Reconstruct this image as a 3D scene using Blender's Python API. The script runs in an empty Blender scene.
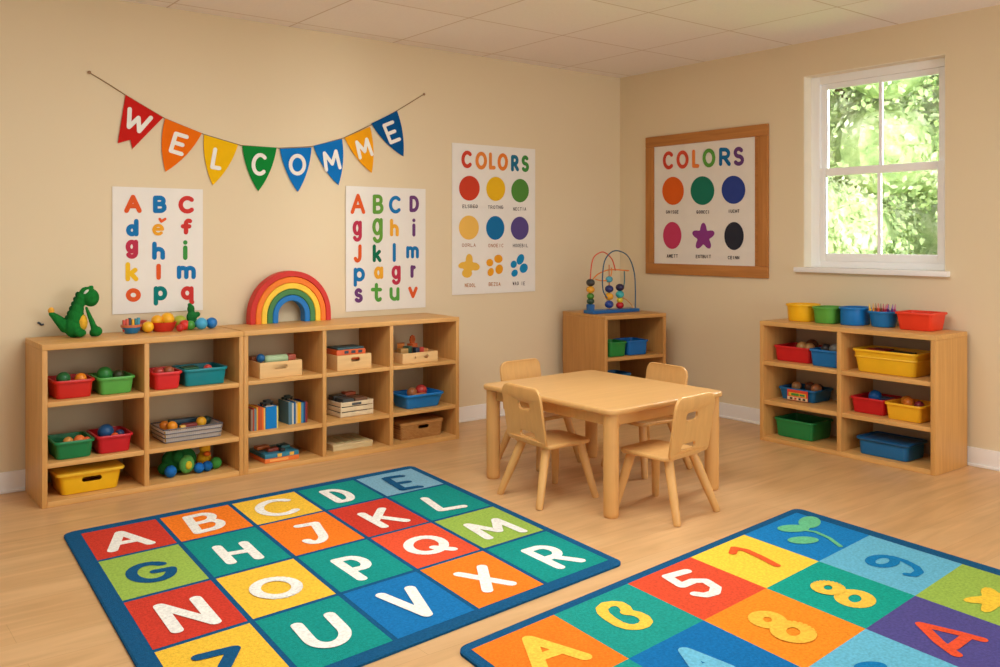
import bpy, bmesh, math, random
from math import sin, cos, pi, radians, hypot
from mathutils import Vector, Matrix
random.seed(7)
SC = bpy.context.scene
COL = SC.collection

# ------------------------------------------------------------------ survey of the room (camera and wall/floor measurements)
F_PX, YAW, CX, CY, CZ, HOR, H = 899.519, 0.90586582, -5.7029658, -5.56513596, 1.4, 237.82773, 2.802
FW = (cos(YAW), sin(YAW)); RT = (sin(YAW), -cos(YAW))
def on_floor(px, py, z=0.0):
    dep = F_PX * (z - CZ) / (HOR - py); lat = (px - 500) / F_PX * dep
    return (CX + dep * FW[0] + lat * RT[0], CY + dep * FW[1] + lat * RT[1])
def on_back_wall(px, py, y=0.0):
    dx = FW[0] + RT[0] * (px - 500) / F_PX; dy = FW[1] + RT[1] * (px - 500) / F_PX
    t = (y - CY) / dy
    return (CX + t * dx, CZ + (HOR - py) / F_PX * t)
def on_side_wall(px, py, x=0.0):
    dx = FW[0] + RT[0] * (px - 500) / F_PX; dy = FW[1] + RT[1] * (px - 500) / F_PX
    t = (x - CX) / dx
    return (CY + t * dy, CZ + (HOR - py) / F_PX * t)

# ------------------------------------------------------------------ materials
def lin(c):
    return tuple(((v / 255) / 12.92 if v / 255 <= 0.04045 else ((v / 255 + 0.055) / 1.055) ** 2.4) for v in c) + (1.0,)
def nodes(name):
    m = bpy.data.materials.new(name); m.use_nodes = True
    nt = m.node_tree
    return m, nt, nt.nodes['Principled BSDF']
def plain(name, c, rough=0.5, var=0.06, scale=6.0, bump=0.0, bscale=60, spec=0.4):
    m, nt, b = nodes(name)
    tc = nt.nodes.new('ShaderNodeTexCoord')
    n = nt.nodes.new('ShaderNodeTexNoise'); n.inputs['Scale'].default_value = scale; n.inputs['Detail'].default_value = 4
    nt.links.new(tc.outputs['Object'], n.inputs['Vector'])
    r = nt.nodes.new('ShaderNodeValToRGB')
    L = lin(c)
    r.color_ramp.elements[0].position = .3; r.color_ramp.elements[1].position = .7
    r.color_ramp.elements[0].color = tuple(v * (1 - var) for v in L[:3]) + (1,)
    r.color_ramp.elements[1].color = tuple(min(1, v * (1 + var)) for v in L[:3]) + (1,)
    nt.links.new(n.outputs['Fac'], r.inputs['Fac']); nt.links.new(r.outputs['Color'], b.inputs['Base Color'])
    b.inputs['Roughness'].default_value = rough; b.inputs['Specular IOR Level'].default_value = spec
    if bump:
        n2 = nt.nodes.new('ShaderNodeTexNoise'); n2.inputs['Scale'].default_value = bscale; n2.inputs['Detail'].default_value = 3
        nt.links.new(tc.outputs['Object'], n2.inputs['Vector'])
        bp = nt.nodes.new('ShaderNodeBump'); bp.inputs['Strength'].default_value = bump; bp.inputs['Distance'].default_value = .01
        nt.links.new(n2.outputs['Fac'], bp.inputs['Height']); nt.links.new(bp.outputs['Normal'], b.inputs['Normal'])
    return m
def wood(name, c, axis=0, rough=.42, contrast=.16, s=1.0):
    """pale wood with grain running along an axis"""
    m, nt, b = nodes(name)
    tc = nt.nodes.new('ShaderNodeTexCoord'); mp = nt.nodes.new('ShaderNodeMapping')
    sc = [26 * s] * 3; sc[axis] = 1.6 * s
    mp.inputs['Scale'].default_value = sc
    nt.links.new(tc.outputs['Object'], mp.inputs['Vector'])
    n = nt.nodes.new('ShaderNodeTexNoise'); n.inputs['Scale'].default_value = 1.5; n.inputs['Detail'].default_value = 5; n.inputs['Distortion'].default_value = .6
    nt.links.new(mp.outputs['Vector'], n.inputs['Vector'])
    r = nt.nodes.new('ShaderNodeValToRGB'); L = lin(c)
    r.color_ramp.elements[0].position = .3; r.color_ramp.elements[1].position = .72
    r.color_ramp.elements[0].color = (L[0] * (1 - contrast * .7), L[1] * (1 - contrast), L[2] * (1 - contrast * 1.3), 1)
    r.color_ramp.elements[1].color = tuple(min(1, v * (1 + contrast * .45)) for v in L[:3]) + (1,)
    nt.links.new(n.outputs['Fac'], r.inputs['Fac']); nt.links.new(r.outputs['Color'], b.inputs['Base Color'])
    b.inputs['Roughness'].default_value = rough; b.inputs['Specular IOR Level'].default_value = .35
    return m
_PL = {}
def plastic(c, rough=.38):
    k = ('p', c, rough)
    if k not in _PL: _PL[k] = plain('plastic_%02x%02x%02x' % c, c, rough, .04, 12)
    return _PL[k]
def paper(c):
    k = ('i', c)
    if k not in _PL: _PL[k] = plain('ink_%02x%02x%02x' % c, c, .75, .015, 9, spec=.15)
    return _PL[k]
def fabric(c):
    k = ('f', c)
    if k not in _PL: _PL[k] = plain('plush_%02x%02x%02x' % c, c, .95, .14, 45, .35, 160, spec=.1)
    return _PL[k]
def carpet(c):
    k = ('c', c)
    if k not in _PL: _PL[k] = plain('pile_%02x%02x%02x' % c, c, .97, .16, 95, .5, 260, spec=.08)
    return _PL[k]

def felt(c):
    k = ('t', c)
    if k not in _PL: _PL[k] = plain('felt_%02x%02x%02x' % c, c, .95, .03, 14, .15, 160, spec=.1)
    return _PL[k]

RED, GREEN, YELLOW, BLUE, TEAL, ORANGE = (204, 38, 32), (38, 132, 62), (240, 188, 30), (22, 118, 190), (12, 132, 140), (240, 120, 24)
LGREEN = (88, 168, 72); PURPLE = (96, 70, 140); WHITE = (240, 236, 226)

M = {}
M['cab_x'] = wood('beech_board_along_x', (218, 168, 100), 0)
M['cab_y'] = wood('beech_board_along_y', (218, 168, 100), 1)
M['cab_z'] = wood('beech_board_upright', (212, 160, 92), 2)
M['back'] = plain('cabinet_back_beige', (212, 190, 150), .7, .04, 4)
M['oak_y'] = wood('oak_board_along_y', (198, 146, 82), 1)
M['oak_z'] = wood('oak_board_upright', (196, 142, 78), 2)
M['table'] = wood('birch_table_top', (212, 164, 102), 0, .36, .08, .6)
M['tleg'] = wood('birch_leg', (216, 164, 98), 2, .38, .09)
M['chair'] = wood('birch_chair', (218, 168, 102), 2, .38, .09)
M['box'] = wood('pale_box_wood', (232, 192, 132), 0, .5, .1)
M['frame'] = wood('oak_picture_frame', (186, 124, 62), 2, .5, .2)
M['frame_h'] = wood('oak_picture_frame_rail', (186, 124, 62), 1, .5, .2)
M['trim'] = plain('white_trim_paint', (242, 239, 234), .45, .02)
M['pvc'] = plain('white_window_frame', (252, 252, 250), .35, .01)
M['reveal'] = plain('window_reveal_paint', (246, 236, 214), .7, .02)

# ------------------------------------------------------------------ mesh building
class MB:
    def __init__(s): s.v = []; s.f = []; s.m = []
    def add(s, vs, fs, mi=0):
        b = len(s.v); s.v += [tuple(v) for v in vs]
        s.f += [tuple(b + i for i in f) for f in fs]; s.m += [mi] * len(fs); return s
    def box(s, lo, hi, mi=0, bev=0.0):
        bm = bmesh.new(); bmesh.ops.create_cube(bm, size=1)
        for v in bm.verts:
            v.co = Vector([lo[i] + (v.co[i] + .5) * (hi[i] - lo[i]) for i in range(3)])
        if bev: bmesh.ops.bevel(bm, geom=bm.edges[:], offset=bev, segments=2, affect='EDGES', profile=.6)
        s.bm(bm, mi); return s
    def bm(s, bm, mi=0, mat=None):
        bm.verts.index_update()
        s.add([(mat @ v.co if mat else v.co) for v in bm.verts], [[v.index for v in f.verts] for f in bm.faces], mi); bm.free(); return s
    def mesh(s, me, mi=0, mat=None):
        s.add([(mat @ v.co if mat else v.co.copy()) for v in me.vertices], [list(p.vertices) for p in me.polygons], mi); return s
    def sphere(s, c, r, mi=0, seg=16, rings=10, sc=(1, 1, 1), rot=None):
        bm = bmesh.new(); bmesh.ops.create_uvsphere(bm, u_segments=seg, v_segments=rings, radius=1)
        mt = Matrix.Translation(c) @ (rot or Matrix()) @ Matrix.Diagonal((r * sc[0], r * sc[1], r * sc[2], 1))
        return s.bm(bm, mi, mt)
    def rings(s, rs, mi=0, cap0=True, cap1=True, loop=False):
        n = len(rs[0]); vs = [p for r in rs for p in r]; fs = []
        k = len(rs)
        for a in range(k if loop else k - 1):
            b = (a + 1) % k
            for i in range(n):
                j = (i + 1) % n; fs.append((a * n + i, a * n + j, b * n + j, b * n + i))
        if not loop:
            if cap0: fs.append(tuple(range(n - 1, -1, -1)))
            if cap1: fs.append(tuple((k - 1) * n + i for i in range(n)))
        return s.add(vs, fs, mi)
    def lathe(s, prof, c=(0, 0, 0), n=24, mi=0, mat=None):
        rs = []
        for r, z in prof:
            ring = [Vector((r * cos(2 * pi * i / n), r * sin(2 * pi * i / n), z)) for i in range(n)]
            rs.append([(mat @ p if mat else p) + Vector(c) for p in ring])
        return s.rings(rs, mi)
    def tube(s, path, r, n=8, mi=0, closed=False):
        P = [Vector(p) for p in path]; k = len(P); rs = []
        rad = r if isinstance(r, (list, tuple)) else [r] * k
        up = None
        for i in range(k):
            if closed: t = P[(i + 1) % k] - P[i - 1]
            else: t = P[min(i + 1, k - 1)] - P[max(i - 1, 0)]
            t.normalize()
            if up is None:
                a = Vector((0, 0, 1)) if abs(t.z) < .9 else Vector((1, 0, 0)); up = t.cross(a).normalized()
            else: up = (up - t * up.dot(t)).normalized()
            w = t.cross(up)
            rs.append([P[i] + (up * cos(2 * pi * j / n) + w * sin(2 * pi * j / n)) * rad[i] for j in range(n)])
        return s.rings(rs, mi, loop=closed)
    def build(s, name, mats, parent=None, smooth=True, ang=38):
        me = bpy.data.meshes.new(name); me.from_pydata(s.v, [], s.f)
        mats = mats if isinstance(mats, (list, tuple)) else [mats]
        for m in mats: me.materials.append(m)
        for p, mi in zip(me.polygons, s.m): p.material_index = mi
        bm = bmesh.new(); bm.from_mesh(me); bmesh.ops.recalc_face_normals(bm, faces=bm.faces); bm.to_mesh(me); bm.free()
        if smooth:
            for p in me.polygons: p.use_smooth = True
            me.set_sharp_from_angle(angle=radians(ang))
        me.update()
        o = bpy.data.objects.new(name, me); COL.objects.link(o)
        if parent: o.parent = parent
        return o
def tag(o, label=None, cat=None, group=None, kind=None):
    if label: o['label'] = label
    if cat: o['category'] = cat
    if group: o['group'] = group
    if kind: o['kind'] = kind
    return o
def thing(name, label, cat, loc=(0, 0, 0), rz=0.0, group=None):
    o = bpy.data.objects.new(name, None); COL.objects.link(o); o.empty_display_size = .05
    o.location = loc; o.rotation_euler = (0, 0, rz)
    return tag(o, label, cat, group)
def struct(o): return tag(o, kind='structure')
def at(o, loc, rz=0.0): o.location = loc; o.rotation_euler = (0, 0, rz); return o
def copy_tree(o, parent=None):
    c = o.copy(); COL.objects.link(c)
    if parent: c.parent = parent
    for ch in list(o.children): copy_tree(ch, c)
    return c
def rrect(w, d, r, z, n=5, cx=0, cy=0):
    r = min(r, w / 2 - 1e-4, d / 2 - 1e-4); pts = []
    for qx, qy, a0 in ((1, 1, 0), (-1, 1, 90), (-1, -1, 180), (1, -1, 270)):
        for i in range(n + 1):
            a = radians(a0 + 90 * i / n)
            pts.append((cx + qx * (w / 2 - r) + r * cos(a), cy + qy * (d / 2 - r) + r * sin(a), z))
    return pts
def slab_mesh(outlines, thick, bevel):
    """filled 2D outlines (with holes) extruded, edges rounded; lies in XY, centred on z=0"""
    cu = bpy.data.curves.new('outline', 'CURVE'); cu.dimensions = '2D'; cu.fill_mode = 'BOTH'
    cu.extrude = max(thick / 2 - bevel, 1e-4); cu.bevel_depth = bevel; cu.bevel_resolution = 2; cu.offset = -bevel
    for pts in outlines:
        sp = cu.splines.new('POLY'); sp.points.add(len(pts) - 1); sp.use_cyclic_u = True
        for i, q in enumerate(pts): sp.points[i].co = (q[0], q[1], 0, 1)
    o = bpy.data.objects.new('outline', cu); COL.objects.link(o)
    dg = bpy.context.evaluated_depsgraph_get(); dg.update()
    me = bpy.data.meshes.new_from_object(o.evaluated_get(dg))
    bpy.data.objects.remove(o); bpy.data.curves.remove(cu)
    return me
def evaluated(o):
    dg = bpy.context.evaluated_depsgraph_get(); dg.update()
    me = bpy.data.meshes.new_from_object(o.evaluated_get(dg)); return me
def soft_body(name, mb, mat, parent, voxel=.005, smooth=6):
    """overlapping shapes fused into one continuous skin"""
    o = mb.build(name, mat, parent)
    r = o.modifiers.new('fuse', 'REMESH'); r.mode = 'VOXEL'; r.voxel_size = voxel
    s = o.modifiers.new('soft', 'SMOOTH'); s.iterations = smooth; s.factor = .5
    me = evaluated(o); o.modifiers.clear()
    for p in me.polygons: p.use_smooth = True
    me.materials.clear(); me.materials.append(mat)
    old = o.data; o.data = me; bpy.data.meshes.remove(old); me.name = name
    return o

# ------------------------------------------------------------------ stroke lettering
def arc(cx, cy, rx, ry, a0, a1, n=14):
    return [(cx + rx * cos(radians(a0 + (a1 - a0) * i / n)), cy + ry * sin(radians(a0 + (a1 - a0) * i / n))) for i in range(n + 1)]
G = {
 'A': [[(0, 0), (.5, 1), (1, 0)], [(.2, .34), (.8, .34)]],
 'B': [[(0, 0), (0, 1)], [(0, 1), (.5, 1)] + arc(.5, .76, .4, .24, 90, -90) + [(0, .52)], [(.5, .52)] + arc(.55, .26, .45, .26, 90, -90) + [(0, 0)]],
 'C': [arc(.55, .5, .55, .5, 48, 312, 20)],
 'D': [[(0, 0), (0, 1), (.35, 1)] + arc(.4, .5, .6, .5, 90, -90) + [(0, 0)]],
 'E': [[(1, 1), (0, 1), (0, 0), (1, 0)], [(0, .5), (.85, .5)]],
 'F': [[(1, 1), (0, 1), (0, 0)], [(0, .5), (.8, .5)]],
 'G': [arc(.5, .5, .5, .5, 45, 345, 20) + [(1, .48), (.6, .48)]],
 'H': [[(0, 0), (0, 1)], [(1, 0), (1, 1)], [(0, .5), (1, .5)]],
 'I': [[(.5, 0), (.5, 1)]],
 'J': [[(.15, 1), (.95, 1), (.95, .32)] + arc(.52, .32, .43, .32, 0, -150)],
 'j': [[(.85, 1), (.85, .3)] + arc(.43, .3, .42, .3, 0, -150)],
 'K': [[(0, 0), (0, 1)], [(.95, 1), (.02, .42)], [(.35, .6), (1, 0)]],
 'L': [[(0, 1), (0, 0), (1, 0)]],
 'M': [[(0, 0), (.08, 1), (.5, .3), (.92, 1), (1, 0)]],
 'N': [[(0, 0), (0, 1), (1, 0), (1, 1)]],
 'O': [arc(.5, .5, .5, .5, 0, 360, 26)],
 'P': [[(0, 0), (0, 1), (.5, 1)] + arc(.55, .72, .45, .28, 90, -90) + [(0, .44)]],
 'Q': [arc(.47, .53, .47, .47, 0, 360, 26), [(.6, .3), (1, 0)]],
 'R': [[(0, 0), (0, 1), (.5, 1)] + arc(.5, .73, .42, .27, 90, -90) + [(0, .46)], [(.42, .46), (1, 0)]],
 'S': [arc(.5, .75, .45, .25, 35, 260, 12) + arc(.5, .25, .5, .25, 85, -145, 14)],
 'T': [[(0, 1), (1, 1)], [(.5, 1), (.5, 0)]],
 'U': [[(0, 1), (0, .4)] + arc(.5, .4, .5, .4, 180, 360) + [(1, 1)]],
 'V': [[(0, 1), (.5, 0), (1, 1)]],
 'W': [[(0, 1), (.26, 0), (.5, .72), (.74, 0), (1, 1)]],
 'X': [[(0, 0), (1, 1)], [(0, 1), (1, 0)]],
 'Y': [[(0, 1), (.5, .5), (1, 1)], [(.5, .5), (.5, 0)]],
 'Z': [[(0, 1), (1, 1), (0, 0), (1, 0)]],
 'a': [arc(.45, .5, .45, .5, 0, 360, 20), [(1, 1), (1, 0)]],
 'd': [arc(.45, .3, .45, .3, 0, 360, 20), [(1, 1), (1, 0)]],
 'e': [[(.03, .55), (1, .55)] + arc(.5, .5, .5, .5, 6, 315, 20)],
 'f': [arc(.75, .76, .35, .24, 60, 180, 8) + [(.4, 0)], [(0, .52), (.85, .52)]],
 'g': [arc(.47, .68, .47, .32, 0, 360, 20), [(1, 1), (1, .28)] + arc(.5, .26, .5, .26, 0, -150, 10)],
 'h': [[(0, 0), (0, 1)], [(0, .35)] + arc(.5, .35, .5, .27, 180, 0, 10) + [(1, 0)]],
 'i': [[(.5, 0), (.5, .66)], [(.5, .99), (.5, 1)]],
 'k': [[(0, 0), (0, 1)], [(.9, .62), (.05, .26)], [(.35, .4), (1, 0)]],
 'l': [[(.5, 0), (.5, 1)]],
 'm': [[(0, 0), (0, 1)], [(0, .6)] + arc(.25, .65, .25, .33, 180, 0, 8) + [(.5, 0)], [(.5, .6)] + arc(.75, .65, .25, .33, 180, 0, 8) + [(1, 0)]],
 'o': [arc(.5, .5, .5, .5, 0, 360, 22)],
 'p': [[(0, 0), (0, 1)], arc(.5, .67, .5, .33, 0, 360, 20)],
 'q': [[(.92, 1), (.92, .05), (1, 0)], arc(.46, .66, .46, .34, 0, 360, 20)],
 'r': [[(0, 0), (0, 1)], [(0, .55)] + arc(.55, .55, .5, .42, 170, 70, 8)],
 's': [arc(.5, .75, .45, .25, 35, 260, 12) + arc(.5, .25, .5, .25, 85, -145, 14)],
 't': [[(.45, 1), (.45, .25)] + arc(.72, .22, .27, .22, 180, 320, 8), [(0, .68), (.95, .68)]],
 'u': [[(0, 1), (0, .4)] + arc(.5, .4, .5, .4, 180, 360, 12) + [(1, 1)], [(1, 1), (1, 0)]],
 'v': [[(0, 1), (.5, 0), (1, 1)]],
}
_LAY = [0]
def ribbon(mb, pts, w, emb0, mi, dn=10):
    """flat pen stroke with round joints; pts in plane metres, emb lifts (u,v,height) to 3D"""
    h = w / 2
    def emb(u, v): return emb0(u, v, _LAY[0] * 1.6e-5)
    for (a, b), (c, d) in zip(pts[:-1], pts[1:]):
        L = hypot(c - a, d - b)
        if L < 1e-6: continue
        nx, ny = -(d - b) / L * h, (c - a) / L * h; _LAY[0] = (_LAY[0] + 1) % 160
        mb.add([emb(a + nx, b + ny), emb(a - nx, b - ny), emb(c - nx, d - ny), emb(c + nx, d + ny)], [(0, 1, 2, 3)], mi)
    for (a, b) in pts:
        _LAY[0] = (_LAY[0] + 1) % 160
        mb.add([emb(a + h * cos(2 * pi * i / dn), b + h * sin(2 * pi * i / dn)) for i in range(dn)], [tuple(range(dn))], mi)
def blob(mb, pts, emb, mi):
    _LAY[0] = (_LAY[0] + 1) % 160; k = _LAY[0] * 1.6e-5
    mb.add([emb(*q, k) for q in pts], [tuple(range(len(pts)))], mi)
def glyph_px(mb, ch, cx, cy, w, h, sw, to_m, emb, mi, ang=0.0, wm=None, dn=10):
    """letter whose outer box is w x h px about (cx, cy); to_m maps survey px to plane metres"""
    ca, sa = cos(radians(ang)), sin(radians(ang)); w2 = max(w - sw, .01); h2 = max(h - sw, .01)
    for st in G[ch]:
        pts = []
        for u, v in st:
            x = (u - .5) * w2; y = (.5 - v) * h2
            pts.append(to_m(cx + x * ca - y * sa, cy + x * sa + y * ca))
        ribbon(mb, pts, wm, emb, mi, dn)
class Inks:
    def __init__(s, first): s.mats = [first]; s.ix = {}
    def __call__(s, c, f=paper):
        if c not in s.ix: s.ix[c] = len(s.mats); s.mats.append(f(c))
        return s.ix[c]

# ================================================================== ROOM
def wall_mat():
    m, nt, b = nodes('cream_wall_paint')
    tc = nt.nodes.new('ShaderNodeTexCoord')
    n = nt.nodes.new('ShaderNodeTexNoise'); n.inputs['Scale'].default_value = 1.3; n.inputs['Detail'].default_value = 3
    nt.links.new(tc.outputs['Object'], n.inputs['Vector'])
    r = nt.nodes.new('ShaderNodeValToRGB'); a = lin((227, 208, 172)); c = lin((231, 213, 179))
    r.color_ramp.elements[0].color = a; r.color_ramp.elements[1].color = c
    nt.links.new(n.outputs['Fac'], r.inputs['Fac']); nt.links.new(r.outputs['Color'], b.inputs['Base Color'])
    b.inputs['Roughness'].default_value = .85; b.inputs['Specular IOR Level'].default_value = .15
    n2 = nt.nodes.new('ShaderNodeTexNoise'); n2.inputs['Scale'].default_value = 180
    nt.links.new(tc.outputs['Object'], n2.inputs['Vector'])
    bp = nt.nodes.new('ShaderNodeBump'); bp.inputs['Strength'].default_value = .06; bp.inputs['Distance'].default_value = .004
    nt.links.new(n2.outputs['Fac'], bp.inputs['Height']); nt.links.new(bp.outputs['Normal'], b.inputs['Normal'])
    return m
def floor_mat():
    m, nt, b = nodes('light_oak_floor')
    tc = nt.nodes.new('ShaderNodeTexCoord')
    br = nt.nodes.new('ShaderNodeTexBrick'); br.offset = .37; br.inputs['Scale'].default_value = 1
    br.inputs['Brick Width'].default_value = 1.7; br.inputs['Row Height'].default_value = .19
    br.inputs['Mortar Size'].default_value = .0012; br.inputs['Mortar Smooth'].default_value = .5
    br.inputs['Color1'].default_value = lin((214, 172, 122)); br.inputs['Color2'].default_value = lin((209, 165, 114)); br.inputs['Mortar'].default_value = lin((188, 144, 96))
    nt.links.new(tc.outputs['Object'], br.inputs['Vector'])
    mp = nt.nodes.new('ShaderNodeMapping'); mp.inputs['Scale'].default_value = (1.1, 9, 1)
    nt.links.new(tc.outputs['Object'], mp.inputs['Vector'])
    n = nt.nodes.new('ShaderNodeTexNoise'); n.inputs['Scale'].default_value = 1.6; n.inputs['Detail'].default_value = 6; n.inputs['Distortion'].default_value = .8
    nt.links.new(mp.outputs['Vector'], n.inputs['Vector'])
    r = nt.nodes.new('ShaderNodeValToRGB'); r.color_ramp.elements[0].position = .3; r.color_ramp.elements[1].position = .7
    r.color_ramp.elements[0].color = (.84, .81, .76, 1); r.color_ramp.elements[1].color = (1.06, 1.06, 1.06, 1)
    nt.links.new(n.outputs['Fac'], r.inputs['Fac'])
    mx = nt.nodes.new('ShaderNodeMixRGB'); mx.blend_type = 'MULTIPLY'; mx.inputs['Fac'].default_value = 1
    nt.links.new(br.outputs['Color'], mx.inputs['Color1']); nt.links.new(r.outputs['Color'], mx.inputs['Color2'])
    nt.links.new(mx.outputs['Color'], b.inputs['Base Color'])
    b.inputs['Roughness'].default_value = .36; b.inputs['Specular IOR Level'].default_value = .5
    return m
def ceiling_mat():
    m, nt, b = nodes('ceiling_tiles')
    tc = nt.nodes.new('ShaderNodeTexCoord'); mp = nt.nodes.new('ShaderNodeMapping')
    mp.inputs['Location'].default_value = (.72 + 8.0, .13 + 8.0, 0)
    nt.links.new(tc.outputs['Object'], mp.inputs['Vector'])
    br = nt.nodes.new('ShaderNodeTexBrick'); br.offset = 0; br.inputs['Scale'].default_value = 1
    br.inputs['Brick Width'].default_value = .8; br.inputs['Row Height'].default_value = .8
    br.inputs['Mortar Size'].default_value = .007; br.inputs['Mortar Smooth'].default_value = .6
    br.inputs['Color1'].default_value = lin((243, 239, 238)); br.inputs['Color2'].default_value = lin((240, 235, 233)); br.inputs['Mortar'].default_value = lin((206, 192, 180))
    nt.links.new(mp.outputs['Vector'], br.inputs['Vector'])
    n = nt.nodes.new('ShaderNodeTexNoise'); n.inputs['Scale'].default_value = 60
    nt.links.new(tc.outputs['Object'], n.inputs['Vector'])
    r = nt.nodes.new('ShaderNodeValToRGB'); r.color_ramp.elements[0].color = (.95, .95, .95, 1); r.color_ramp.elements[1].color = (1.03, 1.03, 1.03, 1)
    nt.links.new(n.outputs['Fac'], r.inputs['Fac'])
    mx = nt.nodes.new('ShaderNodeMixRGB'); mx.blend_type = 'MULTIPLY'; mx.inputs['Fac'].default_value = 1
    nt.links.new(br.outputs['Color'], mx.inputs['Color1']); nt.links.new(r.outputs['Color'], mx.inputs['Color2'])
    nt.links.new(mx.outputs['Color'], b.inputs['Base Color'])
    b.inputs['Roughness'].default_value = .9
    return m
X0, Y0 = -8.0, -8.0
WM = wall_mat()
struct(MB().box((X0, Y0, -.1), (.15, .15, 0)).build('floor', floor_mat()))
struct(MB().box((X0, Y0, H), (.15, .15, H + .1)).build('ceiling', ceiling_mat()))
struct(MB().box((X0, 0, 0), (.15, .15, H)).build('wall_left', WM))
WY0, WY1, WZ0, WZ1 = -2.838, -1.825, 1.19, 2.56          # window opening in the right wall
wr_ = MB()
wr_.box((0, Y0, 0), (.15, WY0, H)).box((0, WY1, 0), (.15, 0, H)).box((0, WY0, 0), (.15, WY1, WZ0 - .037)).box((0, WY0, WZ1), (.15, WY1, H))
struct(wr_.build('wall_right', WM))
for nm, lo, hi in (('baseboard_left', (X0, -.014, 0), (0, 0, .115)), ('baseboard_right', (-.014, Y0, 0), (0, -.014, .115))):
    b = MB().box(lo, hi, 0, .004)
    lo2, hi2 = list(lo), list(hi); hi2[2] = .016
    if 'left' in nm: lo2[1] = -.024
    else: lo2[0] = -.024
    b.box(lo2, hi2, 0, .004)
    struct(b.build(nm, M['trim']))

# ------------------------------------------------------------------ window
win = bpy.data.objects.new('window_1', None); COL.objects.link(win); struct(win)
rv = MB()
rv.box((.003, WY1 - .006, WZ0), (.11, WY1, WZ1)).box((.003, WY0, WZ0), (.11, WY0 + .006, WZ1)).box((.003, WY0, WZ1 - .006), (.11, WY1, WZ1))
rv.build('reveal', M['reveal'], win)
sl = MB().box((-.045, WY0 - .03, WZ0 - .035), (.11, WY1 + .055, WZ0), 0, .006); sl.build('window_sill', M['trim'], win)
fx0, fx1 = .085, .145
a0, a1, c0, c1 = WY0 + .006, WY1 - .006, WZ0, WZ1 - .006
def rect_frame(mb, x0, x1, y0, y1, z0, z1, t, tb=None, tt=None, bev=.004, tl=None):
    tb = tb or t; tt = tt or t; tl = tl or t
    mb.box((x0, y0, z0), (x1, y0 + t, z1), 0, bev).box((x0, y1 - tl, z0), (x1, y1, z1), 0, bev)
    mb.box((x0, y0 + t, z0), (x1, y1 - tl, z0 + tb), 0, bev).box((x0, y0 + t, z1 - tt), (x1, y1 - tl, z1), 0, bev)
f = MB(); rect_frame(f, fx0, fx1, a0, a1, c0, c1, .042, .045, .055, tl=.07); f.build('window_frame', M['pvc'], win)
mid = 1.865
ym = (a0 + a1) / 2 - .014
glass, gnt, gb = nodes('window_glass')
gnt.nodes.remove(gb)
tr = gnt.nodes.new('ShaderNodeBsdfTransparent'); gl = gnt.nodes.new('ShaderNodeBsdfGlossy'); gl.inputs['Roughness'].default_value = .02
fr = gnt.nodes.new('ShaderNodeFresnel'); fr.inputs['IOR'].default_value = 1.45
ms = gnt.nodes.new('ShaderNodeMixShader')
gnt.links.new(fr.outputs['Fac'], ms.inputs['Fac']); gnt.links.new(tr.outputs['BSDF'], ms.inputs[1]); gnt.links.new(gl.outputs['BSDF'], ms.inputs[2])
gnt.links.new(ms.outputs['Shader'], gnt.nodes['Material Output'].inputs['Surface'])
for nm, z0, z1, xo in (('upper_sash', mid - .025, c1 - .055, .02), ('lower_sash', c0 + .045, mid + .03, 0)):
    s = MB(); x0 = fx0 + xo; rect_frame(s, x0, x0 + .03, a0 + .042, a1 - .07, z0, z1, .045, .055 if 'lower' in nm else .04, .055 if 'lower' in nm else .04)
    s.box((x0 + .004, ym - .011, z0 + .03), (x0 + .026, ym + .011, z1 - .03), 0, .003)
    so = s.build(nm, M['pvc'], win)
    MB().box((x0 + .013, a0 + .06, z0 + .03), (x0 + .017, a1 - .09, z1 - .03)).build('pane', glass, so)

# ------------------------------------------------------------------ outdoors: lawn and trees
struct(MB().box((.6, -14, -.25), (40, 30, -.15)).build('ground', plain('lawn', (120, 160, 70), .95, .25, 3)))
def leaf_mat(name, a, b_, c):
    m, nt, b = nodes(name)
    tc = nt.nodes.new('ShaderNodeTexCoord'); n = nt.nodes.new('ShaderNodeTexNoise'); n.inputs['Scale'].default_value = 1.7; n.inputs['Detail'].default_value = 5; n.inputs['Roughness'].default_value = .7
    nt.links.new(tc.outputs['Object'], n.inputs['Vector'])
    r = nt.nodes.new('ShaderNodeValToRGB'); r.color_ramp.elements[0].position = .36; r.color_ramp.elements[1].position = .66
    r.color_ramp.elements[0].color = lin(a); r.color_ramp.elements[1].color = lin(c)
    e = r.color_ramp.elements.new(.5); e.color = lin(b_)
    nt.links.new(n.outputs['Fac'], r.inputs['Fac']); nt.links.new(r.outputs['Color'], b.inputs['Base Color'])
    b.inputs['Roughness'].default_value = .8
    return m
LEAF = [leaf_mat('leaves_soft_green', (138, 164, 108), (184, 202, 146), (242, 244, 222)), leaf_mat('leaves_fresh_green', (142, 168, 112), (192, 208, 154), (242, 244, 224))]  # leaf shadows and near-white highlights are painted into the colour ramp
BARK = plain('bark', (112, 90, 66), .95, .3, 12)
def tree(loc, hgt, cr, mat, label):
    t = thing('leafy_tree', label, 'tree', loc, 0, 'trees outside the window')
    tb = MB(); tb.tube([(0, 0, 0), (.05, .02, hgt * .3), (-.04, .05, hgt * .6), (.03, 0, hgt * .85)], [.17, .13, .09, .03], 10)
    for k in range(6):
        a = k * 1.05; z = hgt * (.32 + .07 * k)
        tb.tube([(0, .02, z), (cos(a) * cr * .35, sin(a) * cr * .35, z + .4), (cos(a) * cr * .7, sin(a) * cr * .7, z + .9)], [.07, .045, .015], 6)
    tb.build('trunk', BARK, t)
    foliage(t, hgt * .2, hgt * .92, cr, 24, 20000, mat)
    return t
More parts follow.
